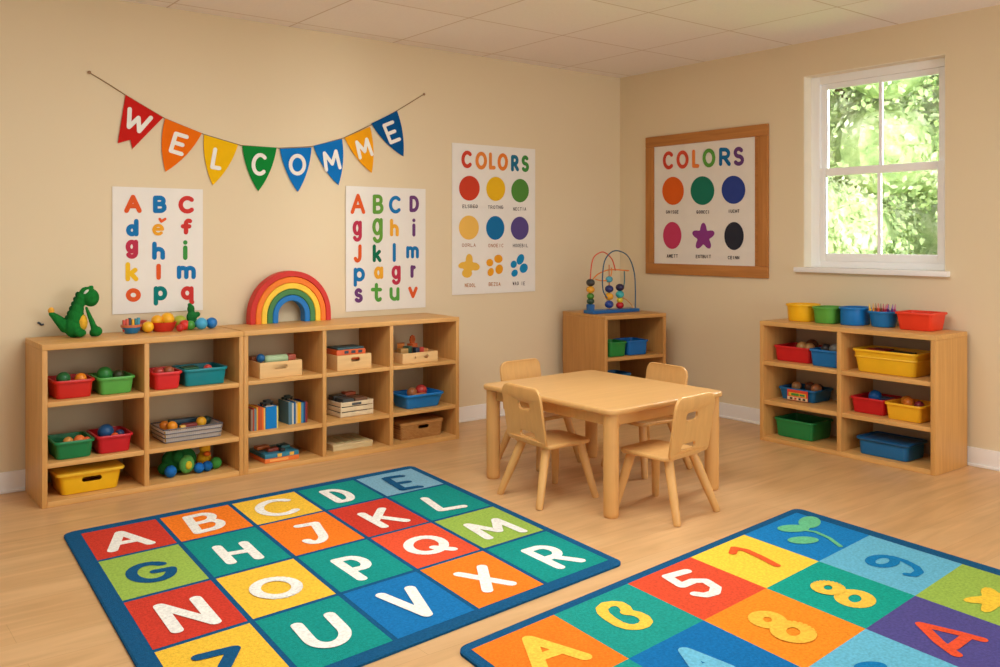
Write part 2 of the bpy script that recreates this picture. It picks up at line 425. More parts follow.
def foliage(t, z0, z1, cr, nb, nl, mat):
    lf = MB(); ctr = []
    for k in range(nb):
        a = random.uniform(0, 2 * pi); rr = cr * random.uniform(.0, .68); z = random.uniform(z0, z1)
        r = cr * random.uniform(.28, .46); ctr.append((rr * cos(a), rr * sin(a), z, r))
        lf.sphere((rr * cos(a), rr * sin(a), z), r * .80, 0, 12, 8)
    for k in range(nl):
        x, y, z, r = random.choice(ctr)
        d = Vector((random.gauss(0, 1), random.gauss(0, 1), random.gauss(0, 1))).normalized() * r * random.uniform(.80, 1.14)
        p = Vector((x, y, z)) + d
        n = (d.normalized() * .9 + Vector((random.uniform(-1, 1), random.uniform(-1, 1), random.uniform(-.6, 1.2)))).normalized()
        u = n.orthogonal().normalized(); u.rotate(Matrix.Rotation(random.uniform(0, 6.28), 3, n)); w = n.cross(u); s = random.uniform(.035, .075)
        lf.add([p - u * s, p - w * s * .6, p + u * s, p + w * s * .6], [(0, 1, 2, 3)])
    lf.build('foliage', mat, t, smooth=False)
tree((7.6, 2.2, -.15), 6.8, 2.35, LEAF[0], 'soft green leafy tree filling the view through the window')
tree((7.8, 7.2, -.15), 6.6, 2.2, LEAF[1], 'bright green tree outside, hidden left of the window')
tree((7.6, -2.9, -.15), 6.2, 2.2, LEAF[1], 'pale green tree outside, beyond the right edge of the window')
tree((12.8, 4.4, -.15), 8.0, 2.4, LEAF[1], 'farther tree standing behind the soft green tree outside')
for (x, y), lab in (((4.4, .05), 'rounded green bush outside, low behind the right window pane'), ((4.5, 2.3), 'rounded green bush outside, low behind the left window pane')):
    t = thing('leafy_bush', lab, 'bush', (x, y, -.15), 0, 'bushes outside the window')
    q = MB()
    for k in range(5): q.tube([(0, 0, 0), (cos(k * 1.26) * .2, sin(k * 1.26) * .2, .5)], [.03, .012], 6)
    q.build('stem', BARK, t); foliage(t, .35, 1.0, .95, 14, 4000, LEAF[k % 2])
# ================================================================== CABINETS
def cabinet(name, label, loc, rz, w, d, h, cols, shelves, t=.027, back=None, xm=None, zm=None, ym_=None):
    """open cubby unit: local x along the front, front at y=0, back at y=+d"""
    c = thing(name, label, 'shelf', loc, rz)
    xm = xm or M['cab_x']; zm = zm or M['cab_z']; bv = .003
    MB().box((0, 0, h - .03), (w, d, h), 0, bv).build('top_panel', xm, c)
    for x in (0, w - t): MB().box((x, .002, 0), (x + t, d, h - .03), 0, bv).build('side_panel', zm, c)
    MB().box((t, .003, 0), (w - t, d - .012, .03), 0, bv).build('bottom_panel', xm, c)
    for x in cols: MB().box((x, .003, .03), (x + t, d - .012, h - .03), 0, bv).build('divider', zm, c)
    xs = [t] + [q for x in cols for q in (x, x + t)] + [w - t]
    for i in range(0, len(xs), 2):
        for z0, z1 in shelves:
            MB().box((xs[i], .006, z0), (xs[i + 1], d - .012, z1), 0, bv).build('shelf_board', xm, c)
    MB().box((t, d - .012, .0), (w - t, d - .004, h - .03)).build('back_panel', back or M['back'], c)
    return c
FY = -.46; CD = .43
cabinet('cubby_shelf', 'beech cubby shelf of two columns under the dinosaur, against the left wall', (-4.70, FY, 0), 0, 1.081, CD, .847, [.513], [(.203, .229), (.52, .546)])
cabinet('cubby_shelf', 'wide beech cubby shelf of three columns under the wooden rainbow', (-3.617, FY, 0), 0, 1.557, CD, .850, [.511, .998], [(.215, .24), (.525, .55)])
RX = -.435
cabinet('cubby_shelf', 'beech cubby shelf below the window topped with coloured tubs', (RX, -1.765, 0), -pi / 2, 1.222, .405, .825, [.585], [(.252, .28), (.522, .55)], t=.03)
CCA = -.1385; CCL = (-.829, -.649); CZT = .80
cabinet('corner_shelf', 'oak shelf unit standing in the room corner behind the table', CCL + (0,), CCA, .607, .575, CZT, [], [(.45, .477), (.20, .227)], t=.028, back=M['oak_z'], xm=wood('oak_board_along_x', (198, 146, 82), 0), zm=M['oak_z'])
def cc(lx, ly, z):  # a point on the corner unit
    return (CCL[0] + lx * cos(CCA) - ly * sin(CCA), CCL[1] + lx * sin(CCA) + ly * cos(CCA), z)

# ================================================================== BINS
class Bin:
    def __init__(s, o, fl): s.o = o; s.fl = fl
    def p(s, lx, ly, dz=0):
        a = s.o.rotation_euler.z; l = s.o.location
        return (l.x + lx * cos(a) - ly * sin(a), l.y + lx * sin(a) + ly * cos(a), l.z + s.fl + dz + .0008)
def bin_mesh(wb, wt, db, dt, h, fl, r, t=.004, lip=.009):
    b = MB(); e = .008; k = (h - .010) / h
    w2, d2 = wt - 2 * lip, dt - 2 * lip
    wf = wb + (w2 - wb) * fl / h; df = db + (d2 - db) * fl / h
    b.rings([rrect(wb - 2 * e, db - 2 * e, r * .8, 0), rrect(wb - .4 * e, db - .4 * e, r, e * .35), rrect(wb, db, r, e), rrect(w2, d2, r, h - .006),
             rrect(w2 - 2 * t, d2 - 2 * t, r, h - .004), rrect(wf - 2 * t, df - 2 * t, r, fl)])
    m = MB(); rr = r + lip
    m.rings([rrect(w2 + .0004, d2 + .0004, r, h - .014), rrect(wt - .002, dt - .002, rr, h - .014), rrect(wt, dt, rr, h - .010), rrect(wt, dt, rr, h - .003), rrect(wt - .004, dt - .004, rr, h),
             rrect(w2 - 2 * t + .002, d2 - 2 * t + .002, r, h), rrect(w2 - 2 * t - .0004, d2 - 2 * t - .0004, r, h - .004)], loop=True)
    return b, m
def storage_bin(label, loc, wb, wt, h, d, col, rz=0, r=.022, fl=.035, group='plastic toy bins', name='storage_bin', rimcol=None, cat='bin', taper=None):
    o = thing(name, label, cat, loc, rz, group)
    db = d - (taper if taper is not None else (wt - wb))
    b, m = bin_mesh(wb, wt, db, d, h, fl, r)
    b.build('tub', plastic(col), o); m.build('rim', plastic(rimcol or col), o)
    return Bin(o, fl)
def left_bin(label, x0, x1, z, h, col, d=.25, yf=-.40, tap=.035, **k):
    w = x1 - x0; return storage_bin(label, ((x0 + x1) / 2, yf - tap / 2 + d / 2, z), w - tap, w, h, d, col, **k)
def right_bin(label, y0, y1, z, h, col, d=.25, xf=-.365, tap=.035, **k):
    w = y0 - y1; return storage_bin(label, (xf - tap / 2 + d / 2, (y0 + y1) / 2, z), w - tap, w, h, d, col, rz=-pi / 2, **k)
def ball(label, loc, r, col, group='toy balls', name='toy_ball', mat=plastic, cat='ball'):
    o = MB().sphere((0, 0, r), r, 0, 20, 12).build(name, mat(col)); o.location = loc
    return tag(o, label, cat, group)
def block(label, loc, size, col, rz=0, group='toy blocks', name='toy_block'):
    a, b_, c = size
    o = MB().box((-a / 2, -b_ / 2, 0), (a / 2, b_ / 2, c), 0, .004).build(name, plastic(col)); at(o, loc, rz)
    return tag(o, label, 'block', group)

S1, S2 = .2295, .5465     # shelf heights, left unit
A1 = left_bin('red bin holding a green and an orange ball, top left cubby', -4.635, -4.428, S2, .098, RED, fl=.06)
ball('green ball in the top left red bin', A1.p(-.035, -.02), .036, (40, 110, 58)); ball('orange ball in the top left red bin', A1.p(.045, -.045), .031, (240, 140, 30))
A2 = left_bin('light green bin on the top shelf beside the red bin with orange ball', -4.416, -4.218, S2, .094, LGREEN, fl=.055)
ball('green ball in the light green bin', A2.p(-.035, .0), .042, (50, 130, 56)); ball('dark olive ball in the light green bin', A2.p(.04, .01), .03, (70, 74, 44))
A3 = left_bin('dark green bin with orange toys on the middle shelf', -4.637, -4.432, S1, .095, (20, 124, 70), yf=-.415, fl=.055)
ball('tan ball in the dark green bin', A3.p(-.02, -.055), .026, (214, 150, 72)); ball('orange ball in the dark green bin', A3.p(.035, -.06), .028, (236, 120, 56)); ball('small orange red ball in the dark green bin', A3.p(.075, -.05), .02, (226, 104, 56))
A4 = left_bin('red bin with a blue ball beside the dark green bin', -4.426, -4.232, S1, .098, (196, 28, 40), yf=-.412, fl=.055)
ball('blue ball in the red bin on the middle shelf', A4.p(-.02, .0), .042, (34, 84, 130)); ball('orange ball in the red bin on the middle shelf', A4.p(.012, -.06), .022, (230, 92, 40)); ball('navy ball in the red bin on the middle shelf', A4.p(.048, -.02), .025, (40, 60, 96))
A5 = left_bin('red bin of reddish balls beside the long teal bin', -4.133, -3.966, S2, .099, (214, 40, 44), yf=-.425, fl=.06)
ball('dull red ball in the bin beside the teal bin', A5.p(-.03, -.04), .03, (170, 60, 48)); ball('brown ball in the bin beside the teal bin', A5.p(.03, -.03), .03, (156, 84, 50))
A6 = left_bin('long teal bin with green inside on the top shelf', -3.960, -3.696, S2, .099, (6, 130, 140), yf=-.41, fl=.055)
ball('red ball inside the long teal bin', A6.p(.04, -.03), .026, (206, 70, 60))
block('green block lying inside the teal bin', A6.p(-.05, .03), (.09, .08, .04), (24, 96, 56))

# yellow bin with lid and hand hole, bottom left
def cut(o, lo, hi, rad=.012):
    """a rounded hand hole cut through a panel front to back"""
    c = MB(); w = hi[0] - lo[0]; hh = hi[2] - lo[2]
    ring = rrect(w, hh, min(rad, hh / 2 - 1e-3), 0, 6)
    c.rings([[(lo[0] + w / 2 + p[0], y, lo[2] + hh / 2 + p[1]) for p in ring] for y in (lo[1], hi[1])])
    k = c.build('cutter', M['trim'])
    k.location = o.matrix_world.translation if False else (0, 0, 0)
    par = o.parent; o.parent = None
    m = o.modifiers.new('hole', 'BOOLEAN'); m.operation = 'DIFFERENCE'; m.object = k; m.solver = 'EXACT'
    me = evaluated(o); o.modifiers.clear(); old = o.data; o.data = me; bpy.data.meshes.remove(old)
    bpy.data.objects.remove(k); o.parent = par
    for p in me.polygons: p.use_smooth = True
    me.set_sharp_from_angle(angle=radians(38))
YB = (236, 184, 24)
yb = thing('lidded_bin', 'yellow lidded bin with a hand hole on the bottom shelf', 'bin', (-4.447, -.405 + .14, .0305))
b_, m_ = bin_mesh(.285, .335, .24, .28, .112, .012, .025)
tub = b_.build('tub', plastic(YB), yb)
cut(tub, (-.045, -.2, .060), (.055, -.06, .086), .0125)
MB().rings([rrect(.345, .29, .03, .104), rrect(.35, .295, .032, .108), rrect(.348, .293, .032, .118), rrect(.32, .262, .025, .124)]).build('lid', plastic((244, 198, 50)), yb)

# wire basket
wb_ = thing('wire_basket', 'pale wire mesh basket of balls and blocks on the middle shelf', 'basket', (-3.885, -.38 + .125, S1))
q = MB(); W_, D_, Hh = .345, .25, .078
for z in (.004, .030, .054, Hh):
    q.tube(rrect(W_ - .02 + z * .25, D_ - .02 + z * .25, .012, z, 3), .0032, 6, closed=True)
q.build('wire_rim', plastic((96, 96, 104)), wb_)
q = MB()
for k in range(27):
    x = -W_ / 2 + .012 + k * (W_ - .024) / 26
    for s in (-1, 1): q.tube([(x * .96, s * (D_ / 2 - .011), .004), (x, s * (D_ / 2 - .001), Hh)], .0016, 4)
for k in range(19):
    y = -D_ / 2 + .012 + k * (D_ - .024) / 18
    for s in (-1, 1): q.tube([(s * (W_ / 2 - .011), y * .96, .004), (s * (W_ / 2 - .001), y, Hh)], .0016, 4)
q.build('wire_mesh', plastic((214, 206, 196)), wb_)
q = MB(); q.rings([rrect(W_ - .036, D_ - .036, .01, .002), rrect(W_ - .012, D_ - .012, .01, Hh - .008), rrect(W_ - .018, D_ - .018, .01, Hh - .008), rrect(W_ - .044, D_ - .044, .01, .012)])
lo_ = q.build('cloth_liner', [plastic((212, 204, 196)), plastic((228, 186, 60))], wb_)
for p in lo_.data.polygons:
    if p.center.x < -.14 and abs(p.normal.x) > .5: p.material_index = 1
BK = Bin(wb_, .052)
ball('orange ball at the left end of the wire basket', BK.p(-.105, -.06), .03, (240, 150, 30)); ball('amber ball at the back of the wire basket', BK.p(-.13, .0), .028, (222, 130, 40)); ball('yellow ball at the right end of the wire basket', BK.p(.075, -.03), .03, (238, 176, 40))
block('yellow block in the wire basket', BK.p(-.055, -.09), (.03, .03, .035), (232, 186, 84)); block('dark red block in the wire basket', BK.p(.005, -.03), (.08, .05, .03), (140, 50, 40)); block('dark blue block at the back of the wire basket', BK.p(.01, .06), (.19, .05, .045), (30, 66, 84))
ball('dark green ball in the wire basket corner', BK.p(.125, .02), .026, (40, 60, 50))

# soft toy pile, bottom shelf of left unit
GX, GY, GZ = -3.905, -.30, .0305
tt = thing('plush_turtle', 'dark green plush turtle with a light green face at the bottom shelf', 'soft toy', (GX - .03, GY + .03, GZ))
q = MB(); q.sphere((0, 0, .075), .075, sc=(1.35, .9, 1)); q.sphere((-.09, -.02, .04), .036, sc=(1.1, 1, 1)); q.sphere((-.02, -.05, .1), .04)
soft_body('body', q, fabric((34, 104, 46)), tt)
MB().sphere((.015, -.085, .062), .05, sc=(.9, .62, 1.05)).build('face', fabric((96, 170, 84)), tt)
MB().sphere((.018, -.112, .06), .024, sc=(.8, .5, 1)).build('nose', fabric((214, 190, 50)), tt)
ball('blue ball under the plush turtle, leftmost of three', (GX - .108, GY - .06, GZ), .034, (32, 104, 178), mat=fabric)
ball('blue ball in front of the plush turtle, middle of three', (GX + .055, GY - .06, GZ), .03, (34, 108, 186), mat=fabric); ball('blue ball right of the plush turtle, rightmost of three', (GX + .108, GY - .05, GZ), .03, (30, 96, 160), mat=fabric)
ball('green ball at the right end of the soft toy pile', (GX + .17, GY - .02, GZ), .034, (70, 150, 66), mat=fabric)
dk = thing('plush_duck', 'yellow plush duck with orange beak perched beside the plush turtle', 'soft toy', (GX + .122, GY + .05, GZ))
q = MB(); q.sphere((0, 0, .05), .05, sc=(.9, .8, 1)); q.sphere((0, -.02, .118), .034); soft_body('body', q, fabric((238, 176, 32)), dk, .004)
MB().sphere((0, -.058, .092), .022, sc=(1, .8, .7)).build('beak', fabric((226, 110, 36)), dk)

# ---------------- top of the left unit
TZ = .8475
dn = thing('plush_dinosaur', 'green plush dinosaur with yellow belly sitting on the cubby shelf', 'soft toy', (-4.482, -.17, TZ), radians(-6)); dn.scale = (.88, 1, 1.07)
q = MB()
q.sphere((0, 0, .055), .058, sc=(1, .95, 1)); q.sphere((.012, 0, .1), .05, sc=(1, .9, 1.1)); q.sphere((.022, 0, .145), .037); q.sphere((.035, 0, .18), .032); q.sphere((.045, 0, .205), .032)
q.sphere((.06, 0, .222), .033); q.sphere((.098, -.004, .203), .050, sc=(1.0, .95, .95)); q.sphere((.07, 0, .245), .02, sc=(1.5, .9, .8)); q.sphere((.1, 0, .258), .012, sc=(1.4, .8, .8))
for i in range(7): q.sphere((-.05 - i * .013, .012, .06 + i * .011), .036 - i * .0035)
q.sphere((.03, -.05, .025), .027, sc=(1.3, 1, .8)); q.sphere((.03, .05, .025), .027, sc=(1.3, 1, .8))
for i in range(8): q.sphere((.068 + i * .007, -.03, .15 - i * .016), .010 + i * .0016)
q.sphere((.125, -.035, .028), .032, sc=(1.15, .9, .85)); q.sphere((.105, -.02, .02), .02)
soft_body('body', q, fabric((30, 118, 48)), dn, .0045, 5)
MB().sphere((.045, -.012, .075), .043, sc=(.78, .9, 1.05)).build('belly', fabric((228, 176, 56)), dn)
q = MB()
for i in range(6):
    z = .1 + i * .024; x = -.038 + i * .012
    q.sphere((x, 0, z), .015, sc=(1, .5, 1.1))
q.build('back_spikes', fabric((22, 78, 36)), dn)
MB().sphere((-.128, .012, .142), .017, sc=(1.1, .8, 1)).build('tail_tip', fabric((240, 176, 70)), dn)
MB().sphere((.067, -.031, .236), .012, sc=(1.5, .6, .6), rot=Matrix.Rotation(radians(-35), 4, 'Y')).build('eye', plastic((236, 232, 220)), dn)
MB().sphere((-.01, .02, .128), .02, sc=(1, .5, .8)).build('wing', fabric((200, 206, 176)), dn)

bw = thing('toy_boat', 'small blue toy boat carrying coloured pegs on the shelf top', 'toy', (-4.170, -.15, TZ), 0); bw.scale = (1.22, 1.22, 1.22)
q = MB(); q.lathe([(.026, 0), (.03, .003), (.044, .03), (.046, .034), (.042, .034), (.028, .008)]); q.build('hull', plastic((40, 130, 190)), bw)
MB().lathe([(.0462, .03), (.048, .034), (.047, .042), (.041, .042), (.04, .032)]).build('deck_band', plastic((214, 120, 80)), bw)
for k, (x, c) in enumerate(((-.034, (206, 70, 50)), (-.02, (220, 96, 60)), (-.008, (40, 60, 70)), (.006, (240, 180, 30)), (.02, (50, 130, 140)), (.032, (60, 150, 170)))):
    MB().box((x - .006, -.012, .01), (x + .006, .004, .066 + .004 * (k % 3)), 0, .003).build('peg', plastic(c), bw)
ball('yellow ball beside the blue toy boat', (-4.082, -.17, TZ), .033, (242, 186, 36))
rb = thing('toy_bowl', 'red toy bowl heaped with yellow balls on the shelf top', 'bowl', (-3.985, -.14, TZ), 0); rb.scale = (1.12, 1.12, 1.1)
MB().lathe([(.045, 0), (.05, .004), (.066, .045), (.068, .05), (.063, .05), (.048, .02)], n=28).build('bowl', plastic((212, 58, 40)), rb)
for lab, x, y, z, r, c in (('yellow ball on the left in the red toy bowl', -.036, 0, .029, .034, (240, 172, 30)), ('large yellow ball on the right in the red toy bowl', .026, .005, .028, .040, (244, 180, 34))):
    ball(lab, (-3.985 + x, -.14 + y, TZ + z), r, c)
ball('red ball beside the red toy bowl, larger one', (-3.868, -.165, TZ), .031, (214, 52, 44)); ball('small dark red ball in front of the red toy bowl', (-3.918, -.235, TZ), .022, (190, 44, 40)); ball('small red ball behind the red toy bowl at its left', (-4.078, -.07, TZ), .034, (180, 56, 40))
ball('green ball under the cactus toy', (-3.836, -.175, TZ), .028, (72, 150, 58)); ball('lime ball behind the red balls on the shelf top', (-3.868, -.085, TZ), .042, (176, 186, 60))
kt = thing('cactus_toy', 'dark green toy cactus standing among balls on the shelf top', 'toy', (-3.803, -.11, TZ)); kt.scale = (1.25, 1.2, 1.2)
q = MB(); q.sphere((0, 0, .03), .028); q.sphere((-.002, 0, .06), .025, sc=(1, .9, 1.3)); q.sphere((-.006, 0, .1), .018, sc=(1, .9, 1.3)); q.sphere((.026, 0, .072), .014); q.sphere((.016, 0, .066), .014); q.sphere((-.012, 0, .122), .01)
soft_body('stem', q, fabric((34, 110, 52)), kt, .0035, 3)
ball('light blue ball in front of the toy cactus', (-3.775, -.19, TZ), .036, (70, 170, 210)); ball('blue ball at the right end of the toy row', (-3.705, -.17, TZ), .034, (24, 118, 190))

# rainbow stacker
rw = thing('rainbow_stacker', 'painted wooden rainbow of five nested arches on the wide shelf', 'toy', (-3.155, -.085, .8505), 0)
for k, c in enumerate(((206, 44, 34), (240, 124, 30), (250, 206, 60), (66, 128, 70), (14, 116, 190))):
    ro = .283 - k * .0385; ri = ro - .0365; e = .004; q = MB(); rs = []
    for i in range(41):
        a = pi * i / 40
        cs = [(ri, -.035 + e), (ri + e, -.035), (ro - e, -.035), (ro, -.035 + e), (ro, .035 - e), (ro - e, .035), (ri + e, .035), (ri, .035 - e)]
        rs.append([(r * cos(a), y, .045 + r * sin(a) * 1.02) for r, y in cs])
    rs = [[(p[0], p[1], 0) for p in rs[0]]] + rs + [[(p[0], p[1], 0) for p in rs[-1]]]
    q.rings(rs)
    o = q.build('arch', plain('painted_arch', c, .5, .05, 20), rw); o['label'] = ['red outer arch', 'orange arch', 'yellow arch', 'green arch', 'blue inner arch'][k]

# ================================================================== middle unit contents
def wooden_box(label, loc, w, d, h, holes, mat=None, name='wooden_box', fl=.045, rz=0, group='wooden trays'):
    o = thing(name, label, 'box', loc, rz, group); t = .008; mat = mat or M['box']
    fr_ = MB().box((-w / 2, -d / 2, 0), (w / 2, -d / 2 + t, h), 0, .002).build('front_panel', mat, o)
    for x0, x1, z0, z1 in holes: cut(fr_, (x0, -d / 2 - .05, z0), (x1, -d / 2 + .05, z1), .011)
    MB().box((-w / 2, d / 2 - t, 0), (w / 2, d / 2, h), 0, .002).build('back_panel', mat, o)
    for s in (-1, 1): MB().box((s * w / 2 - (t if s > 0 else 0), -d / 2 + t, 0), (s * w / 2 + (t if s < 0 else 0), d / 2 - t, h), 0, .002).build('side_panel', mat, o)
    MB().box((-w / 2 + t, -d / 2 + t + .045, .0095), (w / 2 - t, d / 2 - t, fl)).box((-w / 2 + t, -d / 2 + t, .004), (w / 2 - t, d / 2 - t, .009)).build('base_panel', mat, o)
    return Bin(o, fl)
P1, P2 = .2405, .5505
t1 = wooden_box('wooden tray with hand hole holding a bottle, under the rainbow', (-3.365, -.42 + .115, P2), .275, .23, .096, [(-.045, .04, .05, .078)], fl=.072)
bt = thing('toy_bottle', 'pale green toy bottle with a blue ball cap lying in a wooden tray', 'bottle', t1.p(-.035, -.03, .0285), 0)
q = MB(); q.lathe([(.012, -.04), (.02, -.035), (.027, -.02), (.028, .1), (.024, .108), (.008, .11)], n=18, mat=Matrix.Rotation(pi / 2, 4, 'Y')); q.build('bottle_body', plastic((170, 196, 150)), bt)
MB().sphere((-.062, 0, .012), .027).build('cap', plastic((26, 96, 150)), bt)
block('dull red block in the wooden tray beside the bottle', t1.p(.1, -.01), (.05, .09, .05), (170, 76, 52)); block('brown block at the back of the wooden tray', t1.p(-.1, .05), (.06, .06, .045), (150, 86, 50))
t2 = wooden_box('wooden bin with oval hand hole and an orange box on top', (-2.858, -.415 + .115, P2), .248, .23, .096, [(-.025, .04, .052, .078)], fl=.06)
gb_ = thing('game_box', 'orange game box with dark teal top lying in the wooden bin', 'box', t2.p(-.01, -.0, .0))
MB().box((-.105, -.09, 0), (.105, .09, .066), 0, .003).build('carton', plastic((222, 96, 40)), gb_)
MB().box((-.09, -.075, .066), (.1, .08, .078), 0, .003).build('cover', plastic((62, 96, 100)), gb_)
q = MB()
for x in (-.05, .0, .05): q.box((x, -.0912, .042), (x + .03, -.0902, .06))
q.build('printed_panel', plastic((60, 70, 80)), gb_)
t3 = wooden_box('wooden tray with a round and a square hole, heaped with loose toys', (-2.349, -.41 + .115, P2), .285, .23, .07, [(-.05, -.035, .03, .045), (.03, .066, .028, .052)], fl=.048)
for k, (x, y, a, b2, c, col, lab) in enumerate(((-.10, -.05, .06, .05, .05, (170, 130, 70), 'tan'), (-.05, -.03, .05, .05, .06, (66, 90, 70), 'dark green'), (-.06, .04, .07, .05, .075, (208, 120, 40), 'orange'), (.0, -.06, .05, .03, .05, (40, 50, 66), 'navy'), (.02, .02, .05, .06, .07, (206, 100, 50), 'rust orange'), (.04, -.07, .03, .03, .05, (190, 60, 40), 'red'), (.08, .0, .07, .08, .035, (196, 130, 66), 'light brown'))):
    block(lab + ' block in the heaped wooden tray', t3.p(x, y), (a, b2, c), col, k * .5)
gear = thing('toy_gear', 'upright orange toy gear on top of the heaped wooden tray', 'toy', t3.p(.02, .02, .0705), .4)
q = MB()
for i in range(8):
    a = i * pi / 4; q.box((-.007 + .022 * cos(a), -.006, .02 + .022 * sin(a) - .007), (.007 + .022 * cos(a), .006, .034 + .022 * sin(a)), 0, .002)
q.build('teeth', plastic((210, 96, 40)), gear); MB().lathe([(.022, -.006), (.022, .006)], (0, 0, .027), 18, mat=Matrix.Rotation(pi / 2, 4, 'X')).build('disc', plastic((190, 90, 40)), gear)

# books
def book(label, x, z, th, hh, dep, col, rz=0, yf=-.40, group='picture books', page=(232, 222, 196)):
    o = thing('book', label, 'book', (x, yf, z), rz, group)
    q = MB(); c = .0022
    q.box((-th / 2, 0, 0), (th / 2, c, hh)); q.box((-th / 2, c, 0), (-th / 2 + c, dep, hh)); q.box((th / 2 - c, c, 0), (th / 2, dep, hh)); q.build('cover', paper(col), o)
    MB().box((-th / 2 + c, c, .003), (th / 2 - c, dep - .004, hh - .003)).build('pages', paper(page), o)
    return o
x = -3.552
for nm, th, hh, col in (('grey book at the left end of the shelf row', .011, .128, (150, 128, 110)), ('thin dark red book', .008, .135, (176, 70, 44)), ('teal grey book', .014, .13, (108, 132, 136)), ('narrow yellow book', .008, .14, (226, 168, 60)), ('rust red book', .012, .138, (196, 74, 44)), ('brown orange book', .012, .136, (190, 90, 50)), ('orange book', .010, .132, (226, 110, 44)), ('cream yellow book', .009, .13, (226, 190, 104))):
    book(nm + ' left of the thick blue book', x + th / 2, P1, th, hh, .13, col, yf=-.405); x += th + .0008
book('thick bright blue picture book in the left row', x + .036 + .002, P1, .070, .135, .12, (24, 124, 196), yf=-.405); x += .074
book('thin pale yellow book right of the thick blue book', x + .005, P1, .009, .13, .115, (222, 206, 110), yf=-.403)
tb_ = thing('toy_car', 'small black toy car on top of the thick blue book', 'toy car', (-3.43, -.35, P1 + .1355), .3)
MB().box((-.04, -.018, .008), (.04, .018, .022), 0, .005).box((-.02, -.015, .02), (.024, .015, .034), 0, .006).build('car_body', plastic((36, 44, 44)), tb_)
for sx in (-.024, .024):
    for sy in (-.019, .015): MB().lathe([(.009, 0), (.009, .006)], (sx, sy + .006, .009), 12, mat=Matrix.Rotation(pi / 2, 4, 'X')).build('wheel', plastic((22, 22, 24)), tb_)
x = -3.292
for nm, th, hh, col in (('slate blue book, first', .022, .14, (92, 128, 146)), ('pale grey book, second', .012, .13, (206, 202, 186)), ('deep blue book, third', .012, .135, (28, 100, 160)), ('cream book, fourth', .010, .126, (216, 196, 150)), ('yellow book, fifth', .024, .13, (236, 178, 36)), ('sky blue book, sixth', .016, .126, (70, 140, 176)), ('navy book, seventh', .012, .13, (40, 76, 128)), ('dark red book, last', .014, .128, (150, 60, 50))):
    book(nm + ' of the right book row', x + th / 2, P1, th, hh, .15, col, yf=-.365); x += th + .0008
ca = thing('toy_car', 'dark green toy car on top of the right book row', 'toy car', (-3.262, -.28, P1 + .1405), .2)
MB().box((-.035, -.016, .008), (.035, .016, .02), 0, .005).box((-.02, -.013, .018), (.02, .013, .03), 0, .006).build('car_body', plastic((44, 60, 52)), ca)
for sx in (-.02, .02):
    for sy in (-.017, .013): MB().lathe([(.009, 0), (.009, .005)], (sx, sy + .005, .009), 12, mat=Matrix.Rotation(pi / 2, 4, 'X')).build('wheel', plastic((22, 22, 24)), ca)
# slatted crate
cr = thing('slatted_crate', 'white slatted crate of dark boxes in the middle cubby', 'crate', (-2.826, -.385 + .12, P1), radians(2))
WS = plain('whitewashed_slat', (226, 206, 168), .6, .1, 20)
for k in range(3):
    z = .004 + k * .033; q = MB(); W2, D2 = .245, .24
    q.box((-W2 / 2, -D2 / 2, z), (W2 / 2, -D2 / 2 + .008, z + .027), 0, .002).box((-W2 / 2, D2 / 2 - .008, z), (W2 / 2, D2 / 2, z + .027), 0, .002)
    q.box((-W2 / 2, -D2 / 2 + .008, z), (-W2 / 2 + .008, D2 / 2 - .008, z + .027), 0, .002).box((W2 / 2 - .008, -D2 / 2 + .008, z), (W2 / 2, D2 / 2 - .008, z + .027), 0, .002)
    q.build('slat_ring', WS, cr)
for sx in (-1, 1):
    for sy in (-1, 1): MB().box((sx * .118 - .004, sy * .1155 - .004, 0), (sx * .118 + .004, sy * .1155 + .004, .1), 0, .001).build('corner_post', WS, cr)
MB().box((-.112, -.11, 0), (.112, .11, .012)).build('base_board', WS, cr)
MB().box((-.04, -.1215, .074), (.03, -.1203, .09)).build('name_plate', plastic((80, 86, 88)), cr)
CB = Bin(cr, .0125)
block('dark grey box at the front of the slatted crate', CB.p(-.05, -.05), (.08, .1, .1), (70, 74, 72)); block('brown box in the slatted crate', CB.p(.05, -.03), (.09, .13, .098), (120, 84, 60)); block('black box at the back of the slatted crate', CB.p(-.05, .05), (.09, .08, .108), (52, 50, 46)); block('orange box at the back of the slatted crate', CB.p(.05, .075), (.08, .06, .116), (196, 96, 54))
B7 = left_bin('bright blue bin with red and brown toys beside the slatted crate', -2.480, -2.160, P1, .097, (24, 128, 206), d=.24, yf=-.405, tap=.06, fl=.06)
ball('red ball in the bright blue bin', B7.p(.03, -.01), .042, (190, 60, 52)); ball('brown ball in the bright blue bin', B7.p(-.05, -.02), .036, (166, 104, 60)); block('tan block in the bright blue bin', B7.p(-.02, -.07), (.1, .04, .035), (200, 128, 76))
# wicker basket
wk = thing('wicker_basket', 'lidded tan wicker basket on the bottom shelf', 'basket', (-2.317, -.39 + .12, .0305))
def wicker():
    m, nt, b = nodes('woven_wicker')
    tc = nt.nodes.new('ShaderNodeTexCoord'); ck = nt.nodes.new('ShaderNodeTexBrick'); ck.inputs['Scale'].default_value = 1; ck.inputs['Brick Width'].default_value = .018; ck.inputs['Row Height'].default_value = .008; ck.inputs['Mortar Size'].default_value = .0012
    mp = nt.nodes.new('ShaderNodeMapping'); mp.inputs['Rotation'].default_value = (pi / 2, 0, 0)
    nt.links.new(tc.outputs['Object'], mp.inputs['Vector']); nt.links.new(mp.outputs['Vector'], ck.inputs['Vector'])
    ck.inputs['Color1'].default_value = lin((206, 154, 88)); ck.inputs['Color2'].default_value = lin((184, 128, 64)); ck.inputs['Mortar'].default_value = lin((140, 92, 44))
    nt.links.new(ck.outputs['Color'], b.inputs['Base Color']); b.inputs['Roughness'].default_value = .8
    return m
